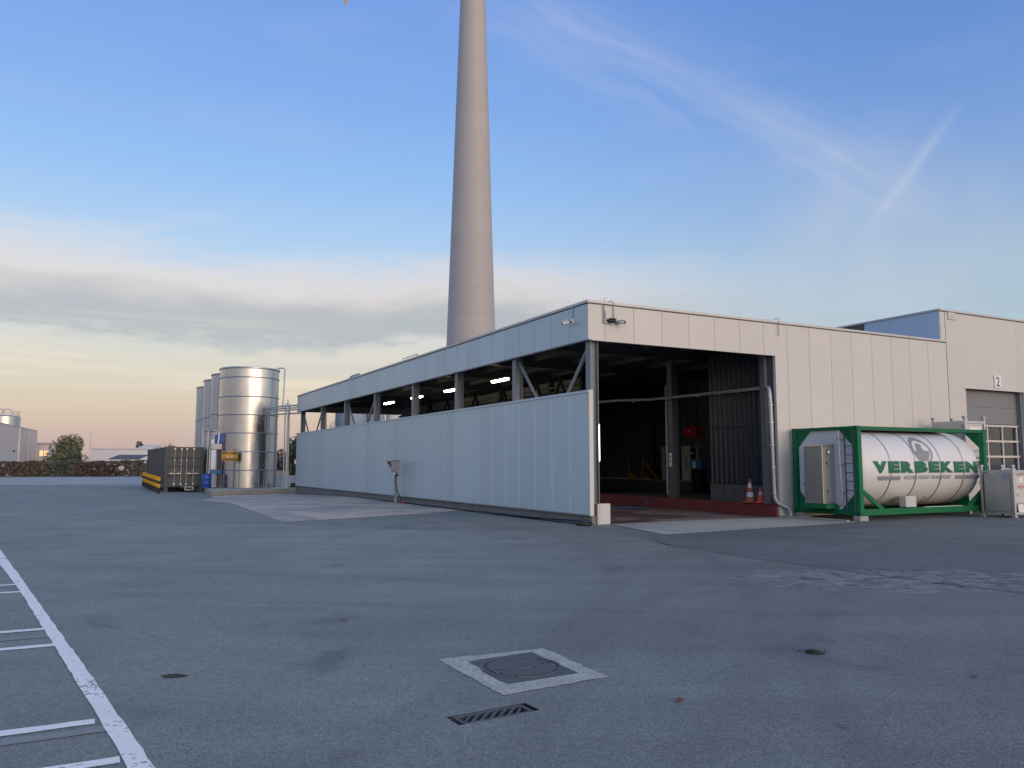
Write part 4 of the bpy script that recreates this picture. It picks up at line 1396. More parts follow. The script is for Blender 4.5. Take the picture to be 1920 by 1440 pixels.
# ------------------------------------------------------------------ stainless liquid containers (IBCs)
def ibc(name, label, loc, w, d, h, rz=0.0, group='stainless liquid containers at the right'):
    t = thing(name, label, 'liquid container', loc, TH + rz, group)
    f0 = 0.10
    pt = 0.075
    for x in (0, w - pt):
        for y in (0, d - pt):
            p = MB().box(x, x + pt, y, y + pt, 0.0, h).obj('post', 'steel2', t, bevel=0.006)
            MB().prism([(x - .01, h), (x + pt + .01, h), (x + pt + .05, h + .07), (x + pt + .05, h + .085), (x - .05, h + .085), (x - .05, h + .07)], y - .005, y + pt + .005, 'y').obj('stacking_foot', 'galv', p)
            MB().box(x - .02, x + pt + .02, y - .02, y + pt + .02, 0, .05).obj('base_foot', 'galv', p)
    for z in (f0, h - .15):
        for y in (0.004, d - .064):
            MB().box(pt + .001, w - pt - .001, y, y + .06, z, z + .07).obj('rail', 'steel2', t)
        for x in (0.004, w - .064):
            MB().box(x, x + .06, pt + .001, d - pt - .001, z, z + .07).obj('rail', 'steel2', t)
    b = MB().box(.10, w - .10, .10, d - .10, f0 + .075, h - .16).obj('tank_body', 'steel2', t, bevel=0.07)
    MB().box(.02, .05, .13, d - .12, f0 + .08, h - .16).obj('side_sheet', 'steel2', t, bevel=0.01)
    MB().box(.12, w - .12, .03, .06, f0 + .35, h - .16).obj('front_sheet', 'offwhite', t, bevel=0.006)
    MB().lathe([(.24, 0), (.24, .06), (.20, .09), (.05, .12)], 24, (w / 2, d / 2, h - .165)).obj('lid', 'steel2', t, smooth=True)
    MB().tube((w / 2 + .22, d / 2 - .1, h - .15), (w / 2 + .22, d / 2 - .1, h - .02), .05, n=12).obj('valve', 'galv', t, smooth=True)
    MB().path([(w / 2 - .3, d / 2, h - .12), (w / 2 - .15, d / 2, h - .03), (w / 2 + .15, d / 2, h - .03), (w / 2 + .3, d / 2, h - .12)], .018, 8).obj('lid_clamp', 'rod', t, smooth=True)
    return t


i1 = ibc('liquid_container', 'stainless liquid container standing nearest on the asphalt at the right edge', uv(12.95, -3.70, 0.004), 1.15, 1.05, 1.52)
MB().box(.011, .0175, .16, .36, 1.17, 1.34).obj('label_sheet', 'lightblue', i1)
MB().box(.011, .0175, .42, .68, 1.14, 1.28).obj('label_plate', 'galv', i1)
MB().box(.20, 1.0, .018, .028, 1.31, 1.335).obj('warning_strip', 'red', i1)
MB().box(.30, .52, .018, .028, 1.06, 1.22).obj('label_sheet', 'white', i1)
MB().box(.30, .44, .018, .028, 1.25, 1.295).obj('label_plate', 'galv', i1)
MB().box(.20, .30, .018, .028, .66, .74).obj('label_plate', 'galv', i1)
flat_text('lettering', 'HOYER', 0.62, 0.10, 'red', i1, lambda x, y: (0.24 + x, 0.0275, 0.88 + y), offset=0.02)
MB().prism([(.18, .18), (.46, .16), (.44, .42), (.16, .40)], -.004, .004, 'y').obj('document_pouch', 'white', i1)
i2 = ibc('liquid_container', 'lower stainless liquid container of the stack beyond the tank container', uv(14.0, -1.60, 0.004), 1.12, 1.2, 1.55)
flat_text('lettering', 'HOYER', 0.62, 0.10, 'txtgrey', i2, lambda x, y: (0.24 + x, 0.0275, 0.95 + y), offset=0.02)
i3 = ibc('liquid_container', 'upper stainless liquid container of the stack beyond the tank container', uv(14.0, -1.60, 1.644), 1.12, 1.2, 1.52)
MB().box(.25, .85, .018, .028, 1.10, 1.24).obj('label_sheet', 'white', i3)
flat_text('lettering', 'HOYER', 0.62, 0.10, 'txtgrey', i3, lambda x, y: (0.24 + x, 0.0275, 0.85 + y), offset=0.02)

# ------------------------------------------------------------------ wind turbine
tx, ty = -5.78, 112.0
wt = thing('wind_turbine', 'tall pale wind turbine tower rising behind the hall', 'wind turbine', (tx, ty, 0))


def trad(z):
    return max(1.25, (6.85 - (z - 19.7) * 0.0632) / 2 * 1.0) if z < 72 else max(1.1, 1.80 - (z - 72) * 0.025)


z = 0.0
sec = 3.72
i = 0
while z < 98:
    a, b = z, min(z + sec, 99)
    m = MB().lathe([(trad(a), a + .012), (trad(b), b - .012)], 56)
    o = m.obj('tower_section', 'turb', wt, smooth=True)
    jr = MB().lathe([(trad(b) + .004, b - .035), (trad(b) + .004, b + .035)], 56)
    jr.obj('section_joint', 'turbj', wt, smooth=True)
    if z < 45 and i % 2 == 0:
        for q in (R(-62), R(118)):
            r0, r1 = trad(a) + .004, trad(b) + .004
            MB().bar((r0 * math.cos(q), r0 * math.sin(q), a + .05), (r1 * math.cos(q), r1 * math.sin(q), b - .05), .035, .02, up=(math.cos(q), math.sin(q), 0)).obj('seam', 'coping', wt)
    z = b
    i += 1
MB().path([(0, 3.5, 100.6), (0, 2.5, 100.6), (0, 0, 100.6), (0, -2.6, 100.6), (0, -4.2, 100.6)], [1.2, 2.0, 2.4, 2.1, 1.7], 24).obj('nacelle', 'turb', wt, smooth=True)
hub = Vector((0, -5.4, 100.6))
MB().path([(0, -4.25, 100.6), (0, -5.4, 100.6), (0, -6.6, 100.6), (0, -7.2, 100.6)], [1.6, 1.7, 1.0, .2], 24).obj('hub', 'turb', wt, smooth=True)
tipdir = (Vector((-23.62 - tx + 0.0, 106.6 - ty, 65.8)) - hub)
Lb = tipdir.length
base_ang = math.atan2(tipdir.x, tipdir.z)
for k in range(3):
    a = base_ang + k * 2 * math.pi / 3
    dr = Vector((math.sin(a), 0, math.cos(a)))
    sd = Vector((math.cos(a), 0, -math.sin(a)))
    vs, fs = [], []
    st = [(0, .55, .55), (.08, .6, .55), (.2, 1.35, .32), (.4, 1.05, .22), (.65, .75, .15), (.88, .55, .09), (.97, .42, .06), (1.0, .22, .03)]
    for f_, cw, th in st:
        c = hub + dr * (Lb * f_)
        for q in range(10):
            an = 2 * math.pi * q / 10
            vs.append(c + sd * (cw * math.cos(an) + (cw - .5) * .3) + Vector((0, 1, 0)) * (th * math.sin(an)))
    for i_ in range(len(st) - 1):
        for q in range(10):
            q2 = (q + 1) % 10
            fs.append((i_ * 10 + q, i_ * 10 + q2, (i_ + 1) * 10 + q2, (i_ + 1) * 10 + q))
    fs.append(tuple(range(10)))
    fs.append(tuple((len(st) - 1) * 10 + q for q in range(10)))
    MB().add(vs, fs).obj('blade', 'turb', wt, smooth=True)

# ------------------------------------------------------------------ silo yard
PADZ = 0.06
pd = [uv(-5.45, 32.75), uv(0.02, 35.02), uv(0.4, 61), uv(-4.4, 61), uv(-4.6, 45)]
pad = struct(MB().prism([(q[0], q[1]) for q in pd], -0.5, PADZ).obj('tank_pad', 'padconc', bevel=0.02))


def silo(label, u, v, r, h, hoops, mat='steel', seams=True, group='tall steel silos in a row'):
    p = uv(u, v, PADZ)
    t = thing('steel_silo', label, 'silo', p, 0, group)
    n = 72
    zs_ = [0] + hoops + [h]
    # each course is a slightly uneven sheet
    for a, b in zip(zs_[:-1], zs_[1:]):
        m = MB()
        dents = [random.uniform(-.004, .004) for _ in range(n)]
        vs, fs = [], []
        for zq in (a + .002, (a + b) / 2, b - .002):
            for k in range(n):
                q = 2 * math.pi * k / n
                rr = r + dents[k] * (1.4 if zq == (a + b) / 2 else .5)
                vs.append((rr * math.cos(q), rr * math.sin(q), zq))
        for i_ in range(2):
            for k in range(n):
                k2 = (k + 1) % n
                fs.append((i_ * n + k, i_ * n + k2, (i_ + 1) * n + k2, (i_ + 1) * n + k))
        if b == h:
            fs.append(tuple(2 * n + k for k in range(n)))
        m.add(vs, fs).obj('shell_course', mat, t, smooth=True)
    for zq in hoops:
        m = MB()
        m.lathe([(r + .002, zq - .035), (r + .035, zq - .03), (r + .05, zq), (r + .035, zq + .03), (r + .002, zq + .035)], n, cap=False)
        m.obj('hoop', 'hoop', t, smooth=True)
    MB().lathe([(r + .002, h - .10), (r + .06, h - .08), (r + .075, h - .02), (r + .06, h + .02), (r - .1, h + .05)], n).obj('rim', 'hoop', t, smooth=True)
    if seams:
        for q in (R(-118), R(-60), R(-30), R(-150)):
            for a, b in zip(zs_[:-1], zs_[1:]):
                qq = q + random.uniform(-.25, .25)
                MB().bar(((r + .006) * math.cos(qq), (r + .006) * math.sin(qq), a + .04), ((r + .006) * math.cos(qq), (r + .006) * math.sin(qq), b - .04), .05, .012, up=(math.cos(qq), math.sin(qq), 0)).obj('seam', 'steel2', t)
    return t


SH = 8.22 - PADZ
hp = [1.18, 2.42, 3.68, 4.92, 6.16, 7.48]
silo('wide hooped steel silo nearest the hall with warm highlight', -2.27, 39.7, 1.97, SH, hp)
hq = [2.6, 5.2]
s2 = silo('steel silo second in the row, partly behind the wide hooped one', -2.3, 44.1, 1.93, SH + .02, hq, 'steel2', False)
s3 = silo('steel silo third in the row behind the dark container', -2.3, 48.6, 1.93, SH, hq, 'steel2', False)
s4 = silo('steel silo farthest left in the row behind the dark container', -2.3, 53.3, 1.93, SH - .15, hq, 'steel2', False)
for s_ in (s2, s3, s4):
    for q in [R(a) for a in range(-175, -60, 14)]:
        MB().bar((1.936 * math.cos(q), 1.936 * math.sin(q), .05), (1.936 * math.cos(q), 1.936 * math.sin(q), SH - .25), .05, .02, up=(math.cos(q), math.sin(q), 0)).obj('seam', 'steel2', s_)
t = thing('dosing_tank', 'short steel dosing tank with open top ring beside the wide silo', 'tank', uv(-4.05, 41.4, PADZ))
MB().lathe([(.80, 0), (.80, 3.9)], 40).obj('shell', 'steel2', t, smooth=True)
MB().lathe([(.82, 3.82), (.90, 3.86), (.90, 3.96), (.78, 4.02)], 40).obj('rim', 'hoop', t, smooth=True)
for q in (R(200), R(250)):
    MB().tube((.95 * math.cos(q), .95 * math.sin(q), 0), (.95 * math.cos(q), .95 * math.sin(q), 3.9), .04, n=8).obj('standpipe', 'white', t, smooth=True)
t = thing('dosing_cabinet', 'white upright dosing unit with grey curved pipe beside the silo', 'dosing unit', uv(-4.55, 38.9, PADZ), TH)
MB().box(-.22, .10, -.2, .2, 1.25, 2.55).obj('case', 'white', t, bevel=0.03)
MB().path([(-.15, 0, 2.55), (-.05, 0, 2.85), (.15, 0, 2.8), (.32, 0, 2.4), (.36, 0, 1.6), (.36, 0, .1)], .10, 10).obj('curved_pipe', 'dsteel', t, smooth=True)
MB().box(-.25, .45, -.22, .22, 2.58, 2.95).obj('shelf_box', 'offwhite', t, bevel=0.02)
MB().box(-.2, .5, -.15, .15, .95, 1.2).obj('lower_box', 'bluebox', t, bevel=0.02)
for x in (-.3, .5):
    MB().box(x - .03, x + .03, -.03, .03, 0, 2.6).obj('leg', 'offwhite', t)
t = thing('blue_canister_rack', 'blue canisters with white pipe on top of the dosing unit', 'canister', uv(-4.42, 38.9, PADZ + 2.96), TH)
MB().box(-.12, .05, -.15, .15, 0, .62).obj('canister', 'blue', t, bevel=0.04)
MB().box(.16, .55, -.2, .2, 0, .66).obj('canister', 'blue', t, bevel=0.05)
MB().path([(.06, -.2, 0), (.10, -.2, .4), (.13, -.2, .8)], .05, 8).obj('pipe', 'white', t, smooth=True)
MB().box(-.36, -.16, -.1, .1, 0, .28).obj('cap_box', 'white', t, bevel=0.02)
t = thing('blue_barrel', 'blue plastic barrel standing on the concrete pad corner', 'barrel', uv(-5.02, 38.6, PADZ))
MB().lathe([(.27, 0), (.30, .03), (.31, .28), (.322, .30), (.31, .32), (.31, .60), (.322, .62), (.31, .64), (.30, .90), (.285, .94), (.24, .95)], 32).obj('body', 'blue', t, smooth=True)
MB().lathe([(.30, .90), (.318, .91), (.318, .95), (.30, .96)], 32).obj('lid_ring', 'blue', t, smooth=True)
MB().tube((.1, -.1, .94), (.1, -.1, .98), .04, n=12).obj('bung', 'black', t, smooth=True)
# warning sign on two posts
t = thing('warning_sign', 'yellow and black warning sign on two grey posts before the silo', 'sign', uv(-3.78, 37.4, PADZ), R(20))
for x in (-.30, .30):
    MB().box(x - .035, x + .035, -.03, .03, 0, 2.58).obj('post', 'dsteel', t)
MB().box(-.49, .49, -.055, -.035, 1.78, 2.42).obj('plate', 'yellow', t)
MB().box(-.45, .45, -.062, -.056, 2.22, 2.37).obj('header_band', 'black', t)
MB().box(-.45, .45, -.062, -.056, 1.82, 1.95).obj('footer_band', 'black', t)
MB().box(-.34, .26, -.066, -.063, 2.215, 2.275).obj('print_line', 'yellow', t)
MB().box(-.10, .10, -.066, -.063, 2.31, 2.35).obj('print_line', 'yellow', t)
MB().box(-.34, .34, -.066, -.063, 1.865, 1.905).obj('print_line', 'cone1', t)
for x in (-.34, .34):
    MB().prism([(x - .11, 1.99), (x + .11, 1.99), (x, 2.18)], -.062, -.058, 'y').obj('triangle', 'black', t)
    MB().prism([(x - .075, 2.005), (x + .075, 2.005), (x, 2.14)], -.066, -.063, 'y').obj('triangle_field', 'yellow', t)
for x in (-.11, .12):
    MB().tube((x, -.056, 2.085), (x, -.061, 2.085), .095, n=20).obj('prohibition_ring', 'red', t)
    MB().tube((x, -.0615, 2.085), (x, -.064, 2.085), .072, n=20).obj('prohibition_field', 'white', t)
    MB().bar((x - .05, -.066, 2.135), (x + .05, -.066, 2.035), .004, .025, up=(.7, 0, .7)).obj('prohibition_bar', 'red', t)
# pipe bridge between silo and hall
t = thing('pipe_bridge', 'pale pipe bridge on thin posts between silo and hall', 'pipe rack', uv(-0.28, 36.4, 0), TH)
for x, y in ((0, 0), (.12, 1.4), (.42, 1.5)):
    MB().tube((x, y, 0), (x, y, 5.75 + (.25 if y == 0 else 0)), .055 if y == 0 else .045, n=10).obj('post', 'rod', t, smooth=True)
for z, y in ((5.55, .02), (5.42, .35), (5.28, .15), (5.05, .5), (5.62, .8)):
    MB().path([(-1.5, y + 1.6, z - .12), (-.5, y + .4, z - .04), (0, y, z), (.7, y - 1.2, z)], .045, 8).obj('pipe', 'galv', t, smooth=True)
MB().bar((-.15, -.1, 5.2), (.55, 1.6, 5.2), .06, .06).bar((-.15, -.1, 5.7), (.55, 1.6, 5.7), .06, .06).obj('cross_arm', 'rod', t)
MB().path([(.05, .02, 1.6), (.18, .05, .8), (.3, .1, .2), (-.1, -.2, .09), (-.8, -.6, .09)], .03, 8).obj('hose', 'white', t, smooth=True)
MB().path([(-.35, 2.1, 8.3), (0.02, 2.0, 8.35), (.12, 1.9, 8.25), (.08, 1.8, 7.0), (.0, 1.7, 5.5), (-.1, 1.5, 5.45)], .05, 10).obj('riser', 'galv', t, smooth=True)
t = thing('tool_crate', 'low grey crates beside the silo foot', 'crate', uv(0.0, 41.5, PADZ), TH)
MB().box(-.5, 1.6, 0, .7, 0, .75).obj('crate', 'skyblue', t, bevel=.03)
MB().box(-.2, .9, .1, .6, .76, 1.1).obj('crate', 'fargrey', t, bevel=.03)
MB().box(.35, .75, -3.6, -3.2, 0, .3).obj('crate', 'black', t, bevel=.03)

# dark shipping container
q0 = (-23.35, 54.2)
CZ = 0.16
sc = thing('shipping_container', 'dark grey shipping container with closed doors beside the silos', 'container', (q0[0], q0[1], CZ), R(29.5))
CWD, CL, CH = 2.44, 12.19, 2.66
for x in (0, CWD - .12):
    for y in (0, CL - .12):
        p = MB().box(x, x + .12, y, y + .12, .13, CH - .13).obj('corner_post', 'contgrey', sc, bevel=.006)
        MB().box(x - .004, x + .124, y - .004, y + .124, 0, .128).box(x - .004, x + .124, y - .004, y + .124, CH - .128, CH).obj('corner_casting', 'contgrey', p, bevel=.008)
for x in (0.01, CWD - .09):
    MB().box(x, x + .08, .122, CL - .122, CH - .09, CH - .01).obj('top_rail', 'contgrey', sc)
    MB().box(x, x + .08, .122, CL - .122, 0.0, .14).obj('bottom_rail', 'contgrey', sc)
for z0, z1 in ((0.0, .13), (CH - .13, CH - .005)):
    MB().box(.122, CWD - .122, .01, .10, z0, z1).obj('door_sill', 'contgrey', sc)
# corrugated sides
for x, s in ((.05, -1), (CWD - .05, 1)):
    m = MB()
    pr = []
    npt = 43
    pitch = (CL - .26) / npt
    for k in range(npt):
        a = .13 + k * pitch
        pr += [(a, .0), (a + pitch * .32, .0), (a + pitch * .5, .036), (a + pitch * .82, .036)]
    pr.append((.13 + npt * pitch, 0))
    vs = [(x - s * d, a, .14) for a, d in pr] + [(x - s * d, a, CH - .09) for a, d in pr]
    nq = len(pr)
    m.add(vs, [(i_, i_ + 1, nq + i_ + 1, nq + i_) for i_ in range(nq - 1)])
    m.obj('side_wall', 'contgrey', sc)
MB().box(.09, CWD - .09, .1, CL - .1, CH - .06, CH - .03).obj('roof', 'contgrey', sc)
MB().box(.1, CWD - .1, CL - .1, CL - .06, .1, CH - .1).obj('end_wall', 'contgrey', sc)
for k in range(2):
    x0 = .125 + k * 1.098
    x1 = x0 + 1.09
    leaf = MB()
    zz = [.135, .63, .72, 1.24, 1.33, 1.85, 1.94, CH - .135]
    # panel with three recessed grooves
    prof = []
    for i_ in range(0, 8, 2):
        prof += [(zz[i_], .0), (zz[i_ + 1], .0)]
        if i_ < 6:
            prof += [(zz[i_ + 1] + .004, .11), (zz[i_ + 2] - .004, .11)]
    vs = []
    nx = 14
    for xi in range(nx + 1):
        x = x0 + .05 + (x1 - x0 - .10) * xi / nx
        for z, d in prof:
            vs.append((x, .045 + d + (random.uniform(0, .012) if 0 < xi < nx else 0), z))
    nq = len(prof)
    leaf.add(vs, [(i_ * nq + j, (i_ + 1) * nq + j, (i_ + 1) * nq + j + 1, i_ * nq + j + 1) for i_ in range(nx) for j in range(nq - 1)])
    leaf.box(x0, x0 + .055, .03, .10, .135, CH - .135).box(x1 - .055, x1, .03, .10, .135, CH - .135)
    leaf.box(x0 + .056, x1 - .056, .035, .10, .135, .19).box(x0 + .056, x1 - .056, .035, .10, CH - .19, CH - .135)
    door_o = leaf.obj('door', 'contgrey', sc, smooth=True, ang=25)
    for xr in ((x0 + .48, x0 + .90) if k == 0 else (x0 + .14, x0 + .58)):
        m = MB().tube((xr, -.005, .10), (xr, -.005, CH - .10), .02, n=8)
        for z in (.12, CH - .16):
            m.box(xr - .05, xr + .05, -.025, .028, z - .02, z + .08)
        for z in (.95, 1.75):
            m.box(xr - .06, xr + .06, -.018, .028, z, z + .03)
        m.obj('lock_rod', 'rod', door_o, smooth=True)
        s = -1 if k == 0 else 1
        MB().bar((xr, -.035, .86), (xr + s * .36, -.035, .85), .02, .035).box(xr + s * .18 - .03, xr + s * .18 + .03, -.06, .028, .82, .92).obj('lock_handle', 'rod', door_o)
MB().box(1.30, 1.85, -.02, .04, -.28, -.02).obj('plate_holder', 'offwhite', sc)
MB().box(1.36, 1.79, -.028, -.021, -.23, -.07).obj('plate_field', 'black', sc)
for x in (.03, CWD - .23):
    for y in (.06, 6.0, CL - .4):
        MB().box(x, x + .2, y, y + .25, -.45, -.002).obj('support_foot', 'dsteel', sc)
# bollards
names = ['nearest the viewer in the row beside the dark container', 'second in the row beside the dark container', 'third in the row beside the dark container', 'fourth in the row beside the dark container',
         'fifth in the row beside the dark container', 'sixth in the row beside the dark container', 'seventh in the row beside the dark container', 'farthest in the row beside the dark container']
protos = None
for k in range(8):
    s = 1.58 * k
    x, y = -22.86 - .49 * s, 52.3 + .872 * s
    lab = 'yellow and black banded bollard ' + names[k]
    if protos is None:
        t = thing('bollard', lab, 'bollard', (x, y, gz(x, y)), 0, 'bollards beside the dark container')
        for (a, b, mt, nm) in ((0, .38, 'black', 'post'), (.38, .62, 'yellow', 'band'), (.62, .80, 'black', 'band'), (.80, 1.04, 'yellow', 'band')):
            MB().lathe([(.095, a), (.095, b - .002)], 20).obj(nm, mt, t, smooth=True)
        MB().lathe([(.095, 1.04), (.08, 1.07), (.02, 1.08)], 20).obj('cap', 'yellow', t, smooth=True)
        protos = t
    else:
        t = copy_tree(protos)
        t.location = (x, y, gz(x, y) + .02 * k)
        t['label'] = lab

# ------------------------------------------------------------------ manhole, drain, small litter
mh = thing('manhole', 'round iron manhole cover in a square frame within a pale concrete collar', 'manhole', (0.06, 6.58, 0))


def rel(pts):
    return [(x - .06, y - 6.58) for x, y in pts]


out_ = jag(rel([(-0.06, 5.84), (0.74, 6.33), (0.28, 7.29), (-0.62, 6.88)]), .07, .012)
inn_ = rel([(-0.02, 6.125), (0.52, 6.44), (0.17, 7.14), (-0.27, 6.875), (-.35, 6.80), (-.345, 6.75), (-.25, 6.60), (-.24, 6.50), (-.09, 6.20)])
bm = bmesh.new()
vo = [bm.verts.new((x, y, .004)) for x, y in out_]
vi = [bm.verts.new((x, y, .004)) for x, y in inn_]
eo = [bm.edges.new((vo[i_], vo[(i_ + 1) % len(vo)])) for i_ in range(len(vo))]
ei = [bm.edges.new((vi[i_], vi[(i_ + 1) % len(vi)])) for i_ in range(len(vi))]
bmesh.ops.triangle_fill(bm, edges=eo + ei, use_beauty=True)
bmesh.ops.recalc_face_normals(bm, faces=bm.faces)
if sum(f.normal.z for f in bm.faces) < 0:
    bmesh.ops.reverse_faces(bm, faces=bm.faces)
bm_obj('collar', bm, 'collar', mh)
ic = Vector((.072 - .06, 6.625 - 6.58))
MB().prism(inn_, .0012, .0052).obj('frame', 'iron', mh)
RC = .325
MB().lathe([(RC, .0053), (RC, .0115), (RC - .018, .0115), (RC - .018, .0053)], 48, (ic.x, ic.y, 0), cap=False).obj('seat_ring', 'iron2', mh, smooth=True)
MB().lathe([(RC - .018, .0053), (RC - .018, .0062)], 48, (ic.x, ic.y, 0)).obj('cover', 'black', mh, smooth=False)
an = R(29)
stud = MB().box(-.0145, .0145, -.0105, .0105, .0063, .0118).mesh('stud')
cnt = 0
for i_ in range(-8, 9):
    for j in range(-10, 11):
        x, y = i_ * .036, j * .028
        if math.hypot(x, y) > RC - .05 or (abs(x) < .085 and abs(y + .06) < .04):
            continue
        p = (ic.x + x * math.cos(an) - y * math.sin(an), ic.y + x * math.sin(an) + y * math.cos(an), 0)
        if cnt < 240:
            o = mesh_obj('stud', stud, 'iron2', mh, p, an) if cnt == 0 else dup(first_stud, p)
            if cnt == 0:
                first_stud = o
        cnt += 1
MB().box(-.08, .08, -.03, .03, .0064, .0108).obj('name_bar', 'iron2', mh, (ic.x + .03, ic.y - .05, 0), an)
for dx, dy in ((-.17, -.12), (.20, .12)):
    MB().box(-.03, .03, -.014, .014, .0122, .0130).obj('lift_slot', 'black', mh, (ic.x + dx, ic.y + dy, 0), an)
# drain grate
dg = thing('drain_grate', 'small iron drain grate with slanted slots in the asphalt', 'drain', (-.12, 5.43, 0), R(31.5))
GL, GW = .262, .088
pit = MB()
pit.add([(-.302, -.094, .0005), (.302, -.094, .0005), (.302, .094, .0005), (-.302, .094, .0005), (-.302, -.094, -.35), (.302, -.094, -.35), (.302, .094, -.35), (-.302, .094, -.35)],
        [(0, 1, 5, 4), (1, 2, 6, 5), (2, 3, 7, 6), (3, 0, 4, 7), (4, 5, 6, 7)])
pit.obj('pit', 'soil', dg)
MB().box(-GL, GL, -GW, -GW + .026, -.03, -.001).obj('frame_bar', 'iron', dg, bevel=.003)
MB().box(-GL, GL, GW - .026, GW, -.03, -.001).obj('frame_bar', 'iron', dg, bevel=.003)
for s_ in (-1, 1):
    MB().box(s_ * (GL - .012) - .012, s_ * (GL - .012) + .012, -GW + .0265, GW - .0265, -.03, -.0015).obj('frame_bar', 'iron', dg)
for k in range(7):
    x = -GL + .062 + k * .067
    MB().prism([(max(-GL, x - .074), -GW + .0262), (max(-GL, x - .050), -GW + .0262), (min(GL, x + .074), GW - .0262), (min(GL, x + .050), GW - .0262)], -.03, -.002).obj('slanted_bar', 'iron', dg)
# litter and weeds
def leafobj(label, x, y, s, rz, name='fallen_leaf'):
    m = MB()
    pts_ = [(-1, 0, .1), (-.5, .35, .25), (.2, .42, .3), (1, 0, .15), (.2, -.4, .06), (-.5, -.3, .05)]
    vs_ = [(a * s, b * s, .012 + c_ * s) for a, b, c_ in pts_] + [(a * s, b * s, .009 + c_ * s) for a, b, c_ in pts_]
    m.add(vs_, [tuple(range(6)), tuple(range(11, 5, -1))] + [(i_, (i_ + 1) % 6, 6 + (i_ + 1) % 6, 6 + i_) for i_ in range(6)])
    return tag(m.obj(name, 'leaf', None, (x, y, 0), rz), label, 'leaf', 'fallen leaves on the asphalt')


leafobj('curled brown leaf on the asphalt right of the manhole', 1.15, 5.69, .045, .6)
leafobj('small dark leaf on the asphalt at the far right foreground', 3.55, 6.35, .04, 1.6)
leafobj('tiny dark leaf on the asphalt near the bottom right', 2.05, 5.15, .035, 2.6)
leafobj('dark leaf scrap on the asphalt left of the manhole', -1.75, 8.55, .05, 2.9)
t = thing('weed_tuft', 'dark weed tuft in a small pothole right of the manhole', 'weed', (2.62, 7.13, 0))
MB().lathe([(.085, .004), (.07, .010), (.04, .016), (.02, .017)], 11).obj('soil', 'soil', t, smooth=True)
m = MB()
for k in range(110):
    a, r_ = random.uniform(0, 6.28), abs(random.gauss(0, .06))
    x, y = r_ * math.cos(a) * 1.6 - .04, r_ * math.sin(a) * .8
    hx, hy = random.uniform(-.05, .05), random.uniform(-.05, .05)
    h_ = random.uniform(.006, .03)
    m.add([(x - .004, y, .01), (x + .004, y, .01), (x + hx, y + hy, .01 + h_)], [(0, 1, 2)])
o = m.obj('blades', 'soil', t)
sheet('oil_stain', [(-2.60 + .10 * math.cos(a * .4) * random.uniform(.85, 1.1), 6.36 + .06 * math.sin(a * .4) * random.uniform(.8, 1.1)) for a in range(16)], .005, M['soil'], parent=ground)

gm = MB()
for k in range(1800):
    y = 3.6 + 14 * random.random() ** 1.7
    x = random.uniform(-.75, .75) * y
    q = random.uniform(.002, .006) * (1.8 if random.random() < .04 else 1)
    a = random.uniform(0, 6.28)
    c_, s__ = math.cos(a) * q * random.uniform(1, 1.8), math.sin(a) * q * random.uniform(1, 1.8)
    z_ = .0045
    gm.add([(x + c_, y + s__, z_), (x - s__, y + c_, z_), (x - c_, y - s__, z_), (x + s__, y - c_, z_), (x, y, z_ + q * .9)], [(0, 1, 4), (1, 2, 4), (2, 3, 4), (3, 0, 4)])
grit = gm.obj('grit', 'gritm')
grit['kind'] = 'stuff'
grit['label'] = 'loose grit and tiny stones scattered over the asphalt'
grit['category'] = 'grit'

# dirt and moss gathered along the wall foot and kerbs
def dirt(a, b, w, n):
    a, b = Vector(a[:2]), Vector(b[:2])
    T = (b - a).normalized()
    N = Vector((-T.y, T.x))
    L = (b - a).length
    k = int(L / .22)
    edge = [tuple(a + T * (L * i_ / k) + N * (w * (.35 + .65 * abs(math.sin(i_ * .37 + n) * math.sin(i_ * .083 + 2 * n))) * random.uniform(.6, 1.1))) for i_ in range(k + 1)]
    sheet('dirt_strip', [tuple(a), tuple(b)] + edge[::-1], .0125, 'dirt', parent=ground)


dirt(uv(.07, .2), uv(.07, 34.7), .42, 1.0)
dirt(uv(13.4, -.06), uv(7.4, -.06), .30, 2.3)
dirt(uv(-.15, 34.9), uv(-5.5, 32.7), .35, .7)

# ------------------------------------------------------------------ vegetation


def leaf_cloud(m, c, r, n, s, squash=(1, 1, 1), shell=.35, floor=None):
    for _ in range(n):
        while True:
            d = Vector((random.uniform(-1, 1), random.uniform(-1, 1), random.uniform(-1, 1)))
            if .02 < d.length <= 1:
                break
        d = d.normalized() * (d.length ** shell)
        p = Vector(c) + Vector((d.x * r * squash[0], d.y * r * squash[1], d.z * r * squash[2]))
        if floor is not None and p.z < floor:
            continue
        a = Vector((random.gauss(0, 1), random.gauss(0, 1), random.gauss(0, 1))).normalized()
        b = a.cross(Vector((random.gauss(0, 1), random.gauss(0, 1), random.gauss(0, 1)))).normalized()
        q = s * random.uniform(.6, 1.4)
        m.add([p - a * q, p + b * q * .5, p + a * q, p - b * q * .5], [(0, 1, 2, 3)])


def branches(m, p, d, L, r, depth, spread=.5, k=3):
    e = p + d * L
    m.path([tuple(p), tuple(p.lerp(e, .5) + Vector((random.uniform(-1, 1), random.uniform(-1, 1), 0)) * L * .05), tuple(e)], [r, r * .8, r * .6], 5, False)
    if depth == 0:
        return
    for _ in range(k):
        nd = (d + Vector((random.uniform(-1, 1), random.uniform(-1, 1), random.uniform(-.3, .8))) * spread).normalized()
        branches(m, p.lerp(e, random.uniform(.55, 1.0)), nd, L * random.uniform(.55, .8), r * .55, depth - 1, spread, k)


